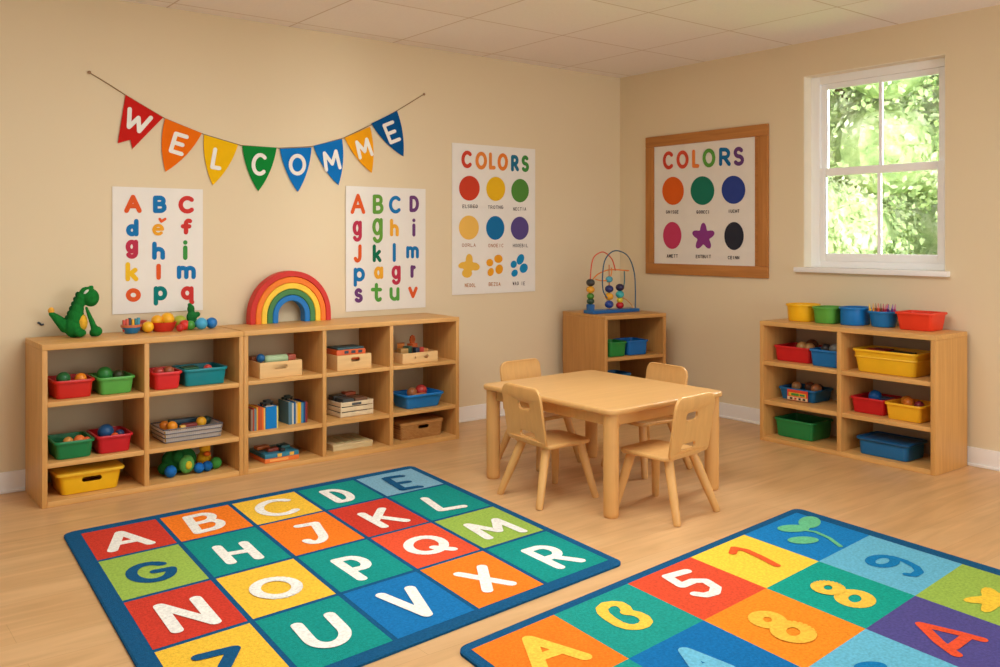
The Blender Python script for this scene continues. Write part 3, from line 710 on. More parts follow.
wo = MB().rings([rrect(.325, .22, .02, 0), rrect(.33, .225, .02, .01), rrect(.345, .24, .022, .098), rrect(.337, .232, .022, .098), rrect(.31, .21, .02, .012)]).build('basket_body', wicker(), wk)
cut(wo, (-.035, -.2, .066), (.05, -.06, .090), .011)
MB().rings([rrect(.35, .245, .024, .0985), rrect(.356, .25, .026, .103), rrect(.354, .248, .026, .114), rrect(.33, .226, .02, .118)]).build('lid', wood('tan_lid', (206, 160, 96), 0, .6, .2), wk)
# puzzle tray, puzzle boxes
pz = thing('puzzle_tray', 'flat pale wooden puzzle box on the bottom shelf', 'puzzle', (-2.845, -.38 + .13, .0305), radians(-2))
PZ = wood('pale_puzzle_wood', (224, 206, 158), 0, .5, .16)
MB().box((-.14, -.13, 0), (.14, .13, .020), 0, .003).build('tray', PZ, pz)
MB().box((-.142, -.132, .0205), (.142, .132, .040), 0, .003).build('lid', PZ, pz)
q = MB()
for x in (-.1, -.04, .02, .08): q.box((x, -.1, .040), (x + .045, .1, .0425), 0, .001)
q.build('puzzle_pieces', plastic((196, 186, 130)), pz)
gx, gy = -3.35, -.40 + .12
g1 = thing('game_box', 'flat orange game box at the bottom of a stack of two', 'box', (gx, gy, .0305)); MB().box((-.112, -.12, 0), (.112, .12, .026), 0, .002).build('carton', plastic((232, 120, 50)), g1); MB().box((-.08, -.1212, .006), (.04, -.12, .02)).build('printed_strip', plastic((246, 170, 90)), g1)
g2 = thing('game_box', 'flat blue and yellow game box on top of the orange one', 'box', (gx, gy, .057)); MB().box((-.11, -.118, 0), (.11, .118, .026), 0, .002).build('carton', plastic((46, 124, 150)), g2)
q = MB()
for x in (-.03, .05): q.box((x, -.1192, .003), (x + .028, -.118, .023))
q.build('printed_panel', plastic((232, 180, 70)), g2)
for lab, x, y, a, b2, c, col in (('dark red block on the blue game box', -.03, -.04, .07, .05, .02, (146, 64, 44)), ('teal block on the blue game box', .06, .0, .06, .08, .022, (44, 104, 110)), ('orange block on the blue game box', -.06, .05, .08, .06, .02, (216, 120, 50)), ('small black block on the blue game box', .015, -.085, .03, .03, .018, (40, 40, 40))):
    block(lab, (gx + x, gy + y, .0835), (a, b2, c), col)

# ================================================================== right unit contents
Q1, Q2, QT = .2805, .5505, .8255
R1 = right_bin('red bin holding tan balls, top shelf under the window', -1.81, -2.105, Q2, .106, (206, 32, 36), d=.25, xf=-.335, fl=.06)
ball('tan ball on the left in the red bin under the window', R1.p(.02, -.02), .038, (196, 150, 88)); ball('tan ball on the right in the red bin under the window', R1.p(.085, -.03), .036, (188, 140, 84)); ball('brown ball behind the tan balls in the red bin', R1.p(.05, .05), .045, (120, 76, 48))
R2 = right_bin('blue bin with a grey ball beside the red bin of tan balls', -2.112, -2.334, Q2, .112, (22, 110, 176), d=.25, xf=-.375, fl=.07)
ball('grey ball in the blue bin under the window', R2.p(.03, -.02), .04, (112, 112, 104)); ball('black ball in the blue bin under the window', R2.p(-.05, .0), .035, (56, 50, 48))
big = right_bin('large yellow bin with a step in its side, top right cubby', -2.425, -2.855, Q2, .146, (240, 186, 34), d=.27, xf=-.37, tap=.055, fl=.10, r=.03)
q = MB(); q.rings([rrect(.375 + .030, .215 + .030, .03, .092), rrect(.375 + .036, .215 + .036, .032, .0955), rrect(.375 + .036, .215 + .036, .032, .1005), rrect(.375 + .032, .215 + .032, .03, .104)], loop=True)
q.build('side_step', plastic((246, 194, 50)), big.o)
block('dark red block in the large yellow bin', big.p(-.1, .02), (.13, .12, .04), (150, 40, 34)); block('dark grey block in the large yellow bin', big.p(.04, .0), (.16, .14, .032), (56, 70, 76))
R4 = right_bin('red bin with a blue ball on the middle shelf under the window', -2.386, -2.630, Q1, .102, (200, 28, 34), d=.25, xf=-.335, fl=.055)
ball('blue ball in the middle shelf red bin', R4.p(-.01, -.0), .042, (20, 96, 170)); block('dark blue block in the middle shelf red bin', R4.p(.06, .02), (.06, .09, .045), (40, 64, 96))
R5 = right_bin('yellow bin with orange toys beside the middle shelf red bin', -2.640, -2.884, Q1, .104, (242, 182, 36), d=.25, xf=-.375, fl=.06)
ball('orange ball in the yellow bin under the window', R5.p(-.02, .0), .034, (230, 130, 40)); ball('dark red ball in the yellow bin under the window', R5.p(.055, -.02), .03, (126, 40, 50)); ball('amber ball at the back of the yellow bin', R5.p(-.06, .05), .035, (214, 140, 50))
R6 = right_bin('deep green open bin on the bottom shelf under the window', -1.815, -2.125, .0305, .125, (34, 134, 70), d=.27, xf=-.335, fl=.03)
block('dark green slab standing for the dark inside of the deep green bin', R6.p(0, 0), (.18, .16, .03), (20, 56, 34))  # slab put in to make the open bin dark inside
# lidded blue box
lb = thing('lidded_bin', 'blue lidded storage box on the bottom shelf under the window', 'bin', (-.39 + .13, -2.625, .0305), -pi / 2)
b_, m_ = bin_mesh(.315, .34, .225, .25, .098, .012, .028)
b_.build('tub', plastic((24, 104, 158)), lb)
MB().rings([rrect(.345, .255, .03, .092), rrect(.352, .262, .032, .096), rrect(.352, .262, .032, .106), rrect(.344, .254, .03, .109), rrect(.32, .23, .024, .109), rrect(.315, .225, .022, .103)]).build('lid', plastic((20, 84, 130)), lb)
# blue tray with printed card
bx = storage_bin('blue tray of tan balls with a colourful printed front card', (-.305 + .12, -1.965, Q1), .26, .30, .085, .24, (26, 104, 156), rz=-pi / 2, fl=.05, name='toy_tray')
q = MB(); ik = Inks(plastic((222, 74, 52)))
q.box((-.062, -.128, .006), (.098, -.126, .078), 0)
e3 = lambda u, v: (u, -.1285, v)
for lo, hi, c in (((-.06, .008), (.096, .03), (236, 206, 160)), ((-.05, .036), (.085, .058), (232, 190, 50)), ((-.03, .038), (.03, .055), (70, 140, 60)), ((.035, .04), (.075, .053), (60, 130, 90)), ((-.04, .012), (-.02, .026), (60, 40, 40)), ((-.005, .012), (.012, .026), (190, 50, 40)), ((.028, .012), (.045, .026), (50, 50, 60)), ((.06, .012), (.08, .026), (60, 40, 40))):
    i = ik(c, plastic); dy = .0003 * (i + 1)
    q.add([(lo[0], -.128 - dy, lo[1]), (hi[0], -.128 - dy, lo[1]), (hi[0], -.128 - dy, hi[1]), (lo[0], -.128 - dy, hi[1])], [(0, 1, 2, 3)], i)
q.build('printed_card', ik.mats, bx.o, smooth=False)
ball('tan ball at the left in the blue tray', bx.p(-.06, -.02), .034, (190, 140, 88)); ball('tan ball at the right in the blue tray', bx.p(.1, -.03), .036, (180, 120, 78)); ball('brown ball in the middle of the blue tray', bx.p(.02, .02), .036, (110, 74, 56)); ball('dark grey ball at the back of the blue tray', bx.p(.07, .05), .03, (70, 74, 78))
# tubs on top
right_bin('yellow rounded tub on the shelf below the window', -1.845, -2.055, QT, .118, (244, 186, 24), d=.22, xf=-.29, tap=.03, r=.075, fl=.02)
right_bin('light green rounded tub between the yellow and blue tubs', -2.060, -2.236, QT, .110, (92, 164, 62), d=.22, xf=-.285, tap=.03, r=.05, fl=.02)
right_bin('blue rounded tub left of the pencil tub', -2.228 - .012, -2.415, QT, .118, (18, 116, 188), d=.22, xf=-.275, tap=.02, r=.07, fl=.02)
pt = right_bin('blue tub full of coloured pencils on the shelf top', -2.420, -2.612, QT, .102, (26, 116, 180), d=.18, xf=-.225, tap=.045, r=.07, fl=.02)
right_bin('orange red rectangular tub at the right end of the shelf top', -2.640, -2.884, QT, .112, (232, 62, 34), d=.22, xf=-.245, tap=.045, r=.018, fl=.02)
PC = [((250, 190, 30), 'yellow'), ((236, 150, 30), 'amber'), ((160, 90, 30), 'brown'), ((240, 120, 40), 'orange'), ((220, 70, 40), 'orange red'), ((120, 60, 30), 'dark brown'), ((196, 40, 50), 'red'), ((206, 30, 60), 'crimson'), ((170, 30, 70), 'maroon'), ((90, 40, 110), 'purple'), ((110, 40, 120), 'violet'), ((190, 40, 100), 'magenta')]
def pencil(label, loc, tilt, col):
    o = thing('coloured_pencil', label, 'pencil', loc, 0, 'coloured pencils in the blue tub'); o.rotation_euler = tilt
    MB().lathe([(.0068, 0), (.0068, .098)], n=6).build('shaft', plastic(col), o)
    MB().lathe([(.0068, .0982), (.0026, .122)], n=8).build('tip_wood', plastic(tuple(int(v * .6 + 230 * .4) for v in col)), o)
    MB().lathe([(.0026, .1222), (.0004, .130)], n=6).build('lead', plastic(col), o)
for k, (c, nm) in enumerate(PC):
    f_ = k / (len(PC) - 1)
    pencil('%s pencil standing in the blue pencil tub' % nm, pt.p(-.060 + .120 * f_, -.034 + .012 * ((k * 5) % 4), .0005), (radians(16 * (f_ - .5)), radians(3 * ((k * 5) % 3 - 1)), 0), c)

# corner unit contents
def corner_bin(label, lx, wd, ly, z, h, col, d=.2):
    x, y, _ = cc(lx, ly + d / 2, z)
    return storage_bin(label, (x, y, z), wd - .03, wd, h, d, col, rz=CCA, fl=.03)
corner_bin('green bin on the shelf in the room corner', .150, .185, .02, .4775, .115, (36, 128, 56))
corner_bin('blue bin beside the green one in the corner shelf', .355, .215, .03, .4775, .115, (20, 100, 168), d=.22)
corner_bin('blue bin low in the corner shelf behind the table', .20, .22, .05, .2275, .11, (24, 88, 130), d=.22)
mz = thing('bead_maze', 'wire bead maze with a blue base on the corner shelf', 'toy', cc(.265, .26, CZT + .0005), CCA + radians(4)); mz.scale = (1.2, 1.2, 1.2)
q = MB(); q.box((-.205, -.05, 0), (.205, .05, .022), 0, .004).box((-.205, -.022, .02), (-.168, .022, .062), 0, .004); q.build('base', plastic((28, 96, 160)), mz)
def smooth_path(ctrl, n=10):
    P = [Vector(p) for p in ctrl]; out = []
    for i in range(len(P) - 1):
        p0, p1, p2, p3 = P[max(i - 1, 0)], P[i], P[i + 1], P[min(i + 2, len(P) - 1)]
        for k in range(n):
            t = k / n; out.append(.5 * ((2 * p1) + (-p0 + p2) * t + (2 * p0 - 5 * p1 + 4 * p2 - p3) * t * t + (-p0 + 3 * p1 - 3 * p2 + p3) * t ** 3))
    out.append(P[-1]); return out
for nm, col, pts in (('red wire', (214, 84, 50), [(-.187, 0, .06), (-.187, 0, .25), (-.165, 0, .36), (-.11, .0, .40), (-.06, .0, .40), (.0, .0, .355), (.03, 0, .28)]),
                     ('dark blue wire', (30, 80, 110), [(-.06, -.02, .10), (-.095, -.02, .15), (-.10, -.02, .25), (-.08, -.02, .35), (-.02, -.02, .405), (.05, -.02, .41), (.13, -.02, .37), (.18, -.02, .27), (.192, -.02, .15), (.192, -.02, .02)]),
                     ('orange wire', (236, 130, 40), [(-.15, .02, .225), (-.10, .02, .26), (.0, .02, .285), (.17, .02, .275)]),
                     ('amber wire', (230, 140, 60), [(-.15, -.01, .225), (-.09, .0, .215), (-.03, 0, .22), (-.005, 0, .26), (-.005, 0, .30)]),
                     ('teal wire', (40, 100, 110), [(.11, 0, .275), (.112, 0, .21), (.10, 0, .16), (.07, 0, .14)]),
                     ('inner post', (200, 120, 60), [(-.025, 0, .015), (-.025, 0, .32)]), ('short post', (60, 90, 150), [(.07, 0, .015), (.07, 0, .17)]),
                     ('curl wire', (206, 150, 90), [(.07, .01, .10), (.12, .0, .085), (.16, -.01, .05), (.17, -.02, .02)])):
    o = MB().tube(smooth_path(pts), .0042, 8).build('wire', plastic(col), mz); o['label'] = nm
for x, z, r, c in ((-.187, .082, .023, (40, 70, 50)), (-.187, .115, .022, (74, 130, 50)), (-.187, .158, .025, (232, 160, 40)), (-.187, .205, .026, (64, 62, 58)), (-.025, .055, .027, (40, 70, 150)), (-.025, .108, .026, (240, 170, 50)), (-.025, .158, .026, (44, 52, 110)), (-.025, .222, .022, (80, 170, 190)), (.07, .045, .024, (196, 34, 44)), (.07, .08, .02, (226, 200, 60)), (.07, .118, .026, (70, 180, 180)), (.07, .165, .026, (44, 36, 70))):
    MB().sphere((x, 0, z), r * 1.12, 0, 18, 12, (1, 1, .86)).build('bead', plastic(c, .25), mz)

# ================================================================== TABLE AND CHAIRS
TA = radians(.9); TCX, TCY = -2.087, -1.878
tb = thing('activity_table', "low birch children's table with rounded corners and round legs", 'table', (TCX, TCY, 0), TA)
TW, TD, TH = .915, 1.06, .547
top = MB().mesh(slab_mesh([rrect(TW, TD, .055, 0, 8)], .03, .010), 0, Matrix.Translation((0, 0, TH - .015))).build('tabletop', M['table'], tb)
for sx in (-1, 1):
    for sy in (-1, 1):
        MB().lathe([(.033, 0), (.037, .004), (.039, .02), (.040, .25), (.040, TH - .0305)], (sx * (TW / 2 - .056), sy * (TD / 2 - .056), 0), 22).build('leg', M['tleg'], tb)
for s in (-1, 1):
    MB().box((-TW / 2 + .1, s * (TD / 2 - .056) - .011, TH - .09), (TW / 2 - .1, s * (TD / 2 - .056) + .011, TH - .0305), 0, .003).build('apron', M['table'], tb)
    MB().box((s * (TW / 2 - .056) - .011, -TD / 2 + .1, TH - .09), (s * (TW / 2 - .056) + .011, TD / 2 - .1, TH - .0305), 0, .003).build('apron', M['tleg'], tb)

SH = .315     # seat height
def make_chair(label, slots=True):
    """front of the chair faces +y, seat centre over the origin"""
    t = thing('childs_chair', label, 'chair', group='birch chairs around the table')
    st = []
    for x, y, r in ((.155, .16, .05), (-.155, .16, .05), (-.165, -.155, .035), (.165, -.155, .035)): st.append((x, y, r))
    pts = []
    for (x, y, r), a0 in zip(st, (0, 90, 180, 270)):
        for i in range(7):
            a = radians(a0 + 90 * i / 6); pts.append((x - math.copysign(r, x) + r * cos(a), y - math.copysign(r, y) + r * sin(a)))
    seat = MB().mesh(slab_mesh([pts], .022, .008), 0, Matrix.Translation((0, 0, SH - .011)))
    seat.build('seat', M['chair'], t)
    # back panel: width 0.31, from the seat to 0.61, leaning back
    bh = .31; bw = .170
    out = [(-bw + .012, 0), (bw - .012, 0)]
    out = []
    for cx_, cy_, r, a0 in ((bw - .055, bh - .055, .055, 0), (-bw + .055, bh - .055, .055, 90)):
        out += [(cx_ + r * cos(radians(a0 + 90 * i / 8)), cy_ + r * sin(radians(a0 + 90 * i / 8))) for i in range(9)]
    out += [(-bw, .02), (-bw + .014, 0), (bw - .014, 0), (bw, .02)]
    hole1 = [(p[0], p[1] + .198) for p in rrect(.098, .040, .0195, 0, 6)]
    hole2 = [(p[0], p[1] + .044) for p in rrect(.12, .030, .0145, 0, 6)]
    me = slab_mesh([out, hole1, hole2] if slots else [out, hole2], .017, .006)
    for v in me.vertices: v.co.z += .55 * (v.co.x ** 2) * 1.0
    lean = radians(9)
    mt = Matrix.Translation((0, -.155, SH - .004)) @ Matrix.Rotation(lean, 4, 'X') @ Matrix.Rotation(radians(90), 4, 'X')
    MB().mesh(me, 0, mt).build('backrest', M['chair'], t)
    for sx in (-1, 1):
        for sy in (-1, 1):
            top_ = Vector((sx * .105, sy * .105 - (.02 if sy < 0 else 0), SH - .0215)); bot = Vector((sx * .175, (.158 if sy > 0 else -.225), .006))
            d = (bot - top_)
            path = [top_, top_ + d * .3, top_ + d * .7, top_ + d * .985, bot + Vector((0, 0, -.005))]
            MB().tube(path, [.0245, .024, .0215, .0190, .0165], 14).build('leg', M['chair'], t)
    return t
spots = [((-2.455, -1.885), radians(-90 - 3), "slotted birch child's chair left of the table, nearest the alphabet rug"),
         ((-2.185, -2.42), radians(6), "slotted birch child's chair at the table, its back to the number rug"),
         ((-2.02, -1.30), radians(180 + 2), "birch child's chair behind the table beside the left wall, its back plain"),
         ((-1.65, -1.80), radians(90 - 2), "birch child's chair behind the table beside the corner shelf, its back plain")]
ch0 = make_chair(spots[0][2]); ch2 = make_chair(spots[2][2], False)
for i, ((x, y), rz, lab) in enumerate(spots):
    o = [ch0, None, ch2, None][i] or copy_tree(ch0 if i == 1 else ch2)
    at(o, (x, y, 0), rz); o['label'] = lab

# ================================================================== RUGS
def bil(BL, BR, TL, TR):
    def fn(u, v):
        return ((1 - u) * (1 - v) * BL[0] + u * (1 - v) * BR[0] + (1 - u) * v * TL[0] + u * v * TR[0],
                (1 - u) * (1 - v) * BL[1] + u * (1 - v) * BR[1] + (1 - u) * v * TL[1] + u * v * TR[1])
    return fn
def rug_base(mb, fn, su, sv, r=.045, th=.012):
    ring = [(p[0] / su + .5, p[1] / sv + .5) for p in rrect(su, sv, r, 0, 6)]
    ring2 = [(p[0] / su + .5, p[1] / sv + .5) for p in rrect(su - .012, sv - .012, r, 0, 6)]
    mb.rings([[fn(*q) + (.0005,) for q in ring], [fn(*q) + (th - .003,) for q in ring], [fn(*q) + (th,) for q in ring2]])
def cell(mb, fn, us, vs, z, mi):
    n = 1; mb.add([fn(us[0], vs[0]) + (z,), fn(us[1], vs[0]) + (z,), fn(us[1], vs[1]) + (z,), fn(us[0], vs[1]) + (z,)], [(0, 1, 2, 3)], mi)
RB = (24, 84, 126); RRED, RORG, RYEL, RTEAL, RLG, RLB, RBL = (204, 62, 46), (242, 124, 36), (240, 190, 62), (24, 142, 132), (154, 184, 80), (126, 174, 196), (26, 112, 172)
rug = MB(); ik = Inks(carpet(RB)); TH_ = .012
f1 = bil((-4.866, -3.03), (-2.905, -2.862), (-4.712, -.965), (-2.735, -.908))
rug_base(rug, f1, 1.95, 1.98)
ZC, ZL = TH_ + .0006, TH_ + .0014
us = [.030, .215, .403, .593, .780, .982]; vs = [.970, .757, .506, .268, .026]
rows = [[(RRED, WHITE), (RORG, WHITE), (RYEL, WHITE), (RTEAL, WHITE), (RLB, RB)],
        [(RLG, RB), (RTEAL, WHITE), (RORG, WHITE), (RRED, WHITE), (RTEAL, WHITE)],
        [(RRED, WHITE), (RYEL, WHITE), (RTEAL, WHITE), ((226, 84, 52), WHITE), (RLG, WHITE)],
        [(RYEL, RB), (RTEAL, WHITE), (RBL, WHITE), (RORG, WHITE), (RTEAL, WHITE)]]
g = .0055
for r_ in range(4):
    for c_ in range(5):
        cell(rug, f1, (us[c_] + g, us[c_ + 1] - g), (vs[r_ + 1] + g, vs[r_] - g), ZC, ik(rows[r_][c_][0], carpet))
za = lambda X, Y: (40 + .3 * X, 470 + .3 * Y)
zb = lambda X, Y: (330 + .31 * X, 460 + .31 * Y)
idm = lambda X, Y: (X, Y)
L1 = [('A', za, (242, 268), (368, 243), (205, 220)), ('B', za, (528, 208), (612, 188), (490, 158)), ('C', za, (752, 158), (866, 138), (716, 113)), ('D', idm, (340, 502), (356, 499), (323, 492)), ('E', zb, (235, 95), (290, 86), (178, 60)),
      ('G', za, (323, 379), (455, 354), (290, 325)), ('H', za, (638, 308), (730, 292), (590, 258)), ('J', za, (885, 248), (958, 234), (850, 190)), ('K', zb, (175, 215), (245, 196), (102, 175)), ('L', zb, (358, 162), (430, 150), (305, 125)),
      ('N', za, (457, 536), (584, 507), (398, 455)), ('O', za, (742, 434), (878, 406), (698, 380)), ('P', zb, (103, 382), (172, 366), (18, 325)), ('Q', zb, (280, 312), (396, 288), (236, 262)), ('M', zb, (512, 252), (622, 230), (436, 212)),
      ('Z', za, (588, 708), (713, 675), (527, 626)), ('U', idm, (318, 650), (352, 638), (297, 626)), ('V', zb, (263, 512), (360, 486), (165, 438)), ('X', zb, (508, 422), (585, 398), (415, 368)), ('R', zb, (742, 345), (808, 324), (632, 293))]
lc = [c for r_ in rows for c in r_]; order = [0, 1, 2, 3, 4, 5, 6, 7, 8, 9, 10, 11, 12, 13, 14, 15, 16, 17, 18, 19]
for (ch, tf, bl, br, tl), (_, colr) in zip(L1, lc):
    B_, R_, T_ = on_floor(*tf(*bl), ZL), on_floor(*tf(*br), ZL), on_floor(*tf(*tl), ZL)
    for s_ in G[ch]:
        pts = [(B_[0] + u * (R_[0] - B_[0]) + v * (T_[0] - B_[0]), B_[1] + u * (R_[1] - B_[1]) + v * (T_[1] - B_[1])) for u, v in s_]
        ribbon(rug, pts, .046, lambda x, y, k=0: (x, y, ZL + k), ik(colr, carpet), 12)
tag(rug.build('alphabet_rug', ik.mats, smooth=False), 'alphabet rug of bright lettered squares with a dark blue border', 'rug')

rug = MB(); ik = Inks(carpet(RB))
# number rug, continues out of frame to the right
TL2, TR2 = (-3.945, -3.075), (-1.640, -2.860)
dn_ = (-.088, -1.03); k2 = 1.86 / hypot(*dn_)
f2 = bil((TL2[0] + dn_[0] * k2, TL2[1] + dn_[1] * k2), (TR2[0] + dn_[0] * k2, TR2[1] + dn_[1] * k2), TL2, TR2)
rug_base(rug, f2, 2.31, 1.86, .05)
us = [.018, .193, .380, .568, .754, .966]; vs = [.974, .752, .514, .276, .038]
N_TEAL = (34, 150, 138)
cols = [[RORG, N_TEAL, (222, 80, 50), (252, 204, 68), (26, 124, 188)], [N_TEAL, (22, 110, 172), (244, 140, 38), (24, 158, 140), (104, 180, 208)],
        [RORG, RRED, (104, 182, 208), (84, 78, 140), RLG], [RYEL, N_TEAL, RBL, (96, 176, 206), RORG]]
for r_ in range(4):
    for c_ in range(5):
        cell(rug, f2, (us[c_], us[c_ + 1]), (vs[r_ + 1], vs[r_]), ZC, ik(cols[r_][c_], carpet))
zc = lambda X, Y: (440 + .3 * X, 500 + .3 * Y)
zd = lambda X, Y: (720 + .28 * X, 490 + .28 * Y)
ze = lambda X, Y: (590 + .09 * X, 580 + .09 * Y)
zf = lambda X, Y: (840 + .1605 * X, 560 + .1605 * Y)
def fl(tf, pts): return [on_floor(*tf(*p), ZL) for p in pts]
def pen(tf, pts, colr, w=.045): ribbon(rug, fl(tf, pts), w, lambda x, y, k=0: (x, y, ZL + k), ik(colr, carpet), 12)
def fill(tf, pts, colr):
    P = fl(tf, pts); n = len(P); c = (sum(p[0] for p in P) / n, sum(p[1] for p in P) / n)
    _LAY[0] = (_LAY[0] + 1) % 160; zz = ZL + _LAY[0] * 1.6e-5
    rug.add([(p[0], p[1], zz) for p in P] + [(c[0], c[1], zz)], [(i, (i + 1) % n, n) for i in range(n)], ik(colr, carpet))
def ell(cx, cy, rx, ry, n=26, rot=0): return [(cx + rx * cos(2 * pi * i / n) * cos(rot) - ry * sin(2 * pi * i / n) * sin(rot), cy + rx * cos(2 * pi * i / n) * sin(rot) + ry * sin(2 * pi * i / n) * cos(rot)) for i in range(n + 1)]
NY = (250, 198, 76)
pen(zc, [(335, 560), (298, 464), (482, 522)], NY, .052); pen(zc, [(322, 528), (405, 500)], NY, .048)
pen(ze, [(420, 355), (385, 300), (330, 268), (260, 262), (180, 275), (130, 320), (150, 372), (220, 430), (320, 490), (420, 523), (520, 525), (600, 500), (630, 460), (600, 415), (530, 380), (470, 368), (400, 362)], NY, .046)
pen(zc, [(822, 238), (757, 256), (806, 286), (845, 270), (885, 270), (920, 292), (915, 310), (885, 318), (852, 314)], WHITE, .045)
pen(zd, [(45, 226), (52, 208), (92, 216), (145, 240), (202, 270)], (236, 96, 44), .036)
PG = (104, 190, 140)
pen(zd, [(270, 140), (340, 150), (390, 172), (430, 202)], PG, .022)
for cx_, cy_, rx, ry in ((320, 116, 40, 21), (262, 138, 58, 13), (297, 180, 56, 13)): fill(zd, ell(cx_, cy_, rx, ry)[:-1], PG)
pen(zd, ell(386, 350, 40, 17, rot=.12), NY, .050); pen(zd, ell(482, 388, 50, 23, rot=.12), NY, .052)
N8 = (250, 190, 70)
pen(zd, ell(170, 464, 44, 20, rot=.15), N8, .054); pen(zd, ell(262, 508, 56, 27, rot=.15), N8, .056)
N9 = (22, 122, 180)
pen(zd, ell(580, 254, 44, 17), N9, .042); pen(zd, [(615, 240), (660, 254), (700, 275), (712, 292), (692, 305), (668, 302)], N9, .036)
AR = (232, 86, 52)
pen(zf, [(885, 497), (740, 458), (505, 402), (620, 515), (725, 590)], AR, .040); pen(zf, [(790, 480), (700, 545)], AR, .040)
AB = (110, 186, 214)
pen(zc, [(960, 560), (818, 503), (880, 590)], AB, .05); pen(zc, [(925, 548), (858, 562)], AB, .045)
fill(zf, ell(190, 668, 105, 34)[:-1], (22, 122, 180)); 
star = []
for i in range(40):
    a = 2 * pi * i / 40; rr = 1 + .32 * cos(5 * a + pi); star.append((965 + 150 * rr * cos(a), 250 + 62 * rr * sin(a)))
fill(zf, star, (248, 200, 64))
tag(rug.build('number_rug', ik.mats, smooth=False), 'number rug of bright squares with digits and a leaf, nearest the camera at right', 'rug')

# ================================================================== WALL PIECES
def wb3(off): return lambda u, v, k=0: (u, -off - k, v)
def poster_back(px, label, draw, name='poster'):
    x0, x1, z0, z1 = px; q = MB(); q.box((x0, -.0075, z0), (x1, -.003, z1)); ik = Inks(paper((238, 233, 224))); draw(q, ik)
    return tag(q.build(name, ik.mats, smooth=False), label, 'poster')
PO, PB, PR, PG2, PY, PT, PP, PC_ = (224, 92, 40), (28, 118, 180), (206, 58, 52), (64, 146, 66), (240, 190, 40), (14, 124, 120), (110, 64, 118), (190, 54, 78)
OFF = .0080
def p1(q, ik):
    t = .2098
    for ch, X, Y, w, h, c in (('A', 155, 114, 80, 84, PO), ('B', 283, 116, 62, 80, PB), ('C', 411, 118, 76, 82, PR), ('d', 152, 227, 56, 80, PB), ('e', 275, 237, 60, 60, (236, 164, 40)), ('f', 411, 222, 54, 74, PR), ('g', 150, 330, 56, 88, PC_), ('h', 277, 337, 58, 84, PB), ('i', 404, 334, 22, 92, PG2), ('k', 150, 437, 58, 88, PY), ('l', 277, 437, 22, 74, PO), ('m', 409, 440, 88, 62, PB), ('o', 157, 548, 68, 62, PO), ('p', 286, 552, 62, 90, PT), ('q', 415, 549, 62, 84, PR)):
        glyph_px(q, ch, 100 + X * t, 180 + Y * t, w * t, h * t, 3.9, on_back_wall, wb3(OFF), ik(c), wm=.019 if ch == 'e' else .0275)
    ribbon(q, [on_back_wall(100 + X * t, 180 + Y * t) for X, Y in ((282, 186), (290, 198), (308, 186))], .016, wb3(OFF), ik(PO))
poster_back((-4.236, -3.700, .95, 1.702), 'white alphabet poster with three columns of letters above the dinosaur', p1)
def p2(q, ik):
    t = .2024
    for ch, X, Y, w, h, c in (('A', 110, 118, 72, 98, PO), ('B', 210, 120, 54, 94, (104, 160, 62)), ('C', 294, 122, 62, 86, PB), ('D', 388, 118, 48, 80, PP), ('g', 107, 253, 46, 102, PC_), ('g', 207, 250, 52, 122, (104, 160, 62)), ('h', 290, 235, 44, 86, (238, 172, 50)), ('i', 386, 235, 18, 88, PP), ('j', 110, 363, 44, 88, PO), ('k', 205, 362, 44, 86, (16, 110, 76)), ('l', 290, 358, 18, 92, PB), ('m', 380, 357, 64, 60, PB), ('p', 117, 480, 56, 92, PB), ('a', 212, 458, 46, 60, (238, 172, 50)), ('g', 299, 470, 46, 94, PC_), ('r', 385, 452, 32, 62, PP), ('s', 113, 570, 42, 70, PP), ('t', 203, 555, 58, 92, (90, 162, 66)), ('u', 291, 563, 50, 66, (90, 162, 66)), ('v', 382, 555, 48, 56, PO)):
        glyph_px(q, ch, 335 + X * t, 180 + Y * t, w * t, h * t, 3.3, on_back_wall, wb3(OFF), ik(c), wm=.0265)
poster_back((-2.700, -2.043, .888, 1.760), 'white alphabet poster with four columns of letters beside the rainbow', p2)
def word_px(q, ik, text, cx, cy, w, h, to_m, emb, c, wm, slope=0.0):
    n = len(text); step = w / n
    for i, ch in enumerate(text):
        if ch == ' ': continue
        x = cx - w / 2 + step * (i + .5); glyph_px(q, ch, x, cy + slope * (x - cx), step * .78, h, .4, to_m, emb, ik(c), wm=wm, dn=6)
INK = (70, 58, 56)
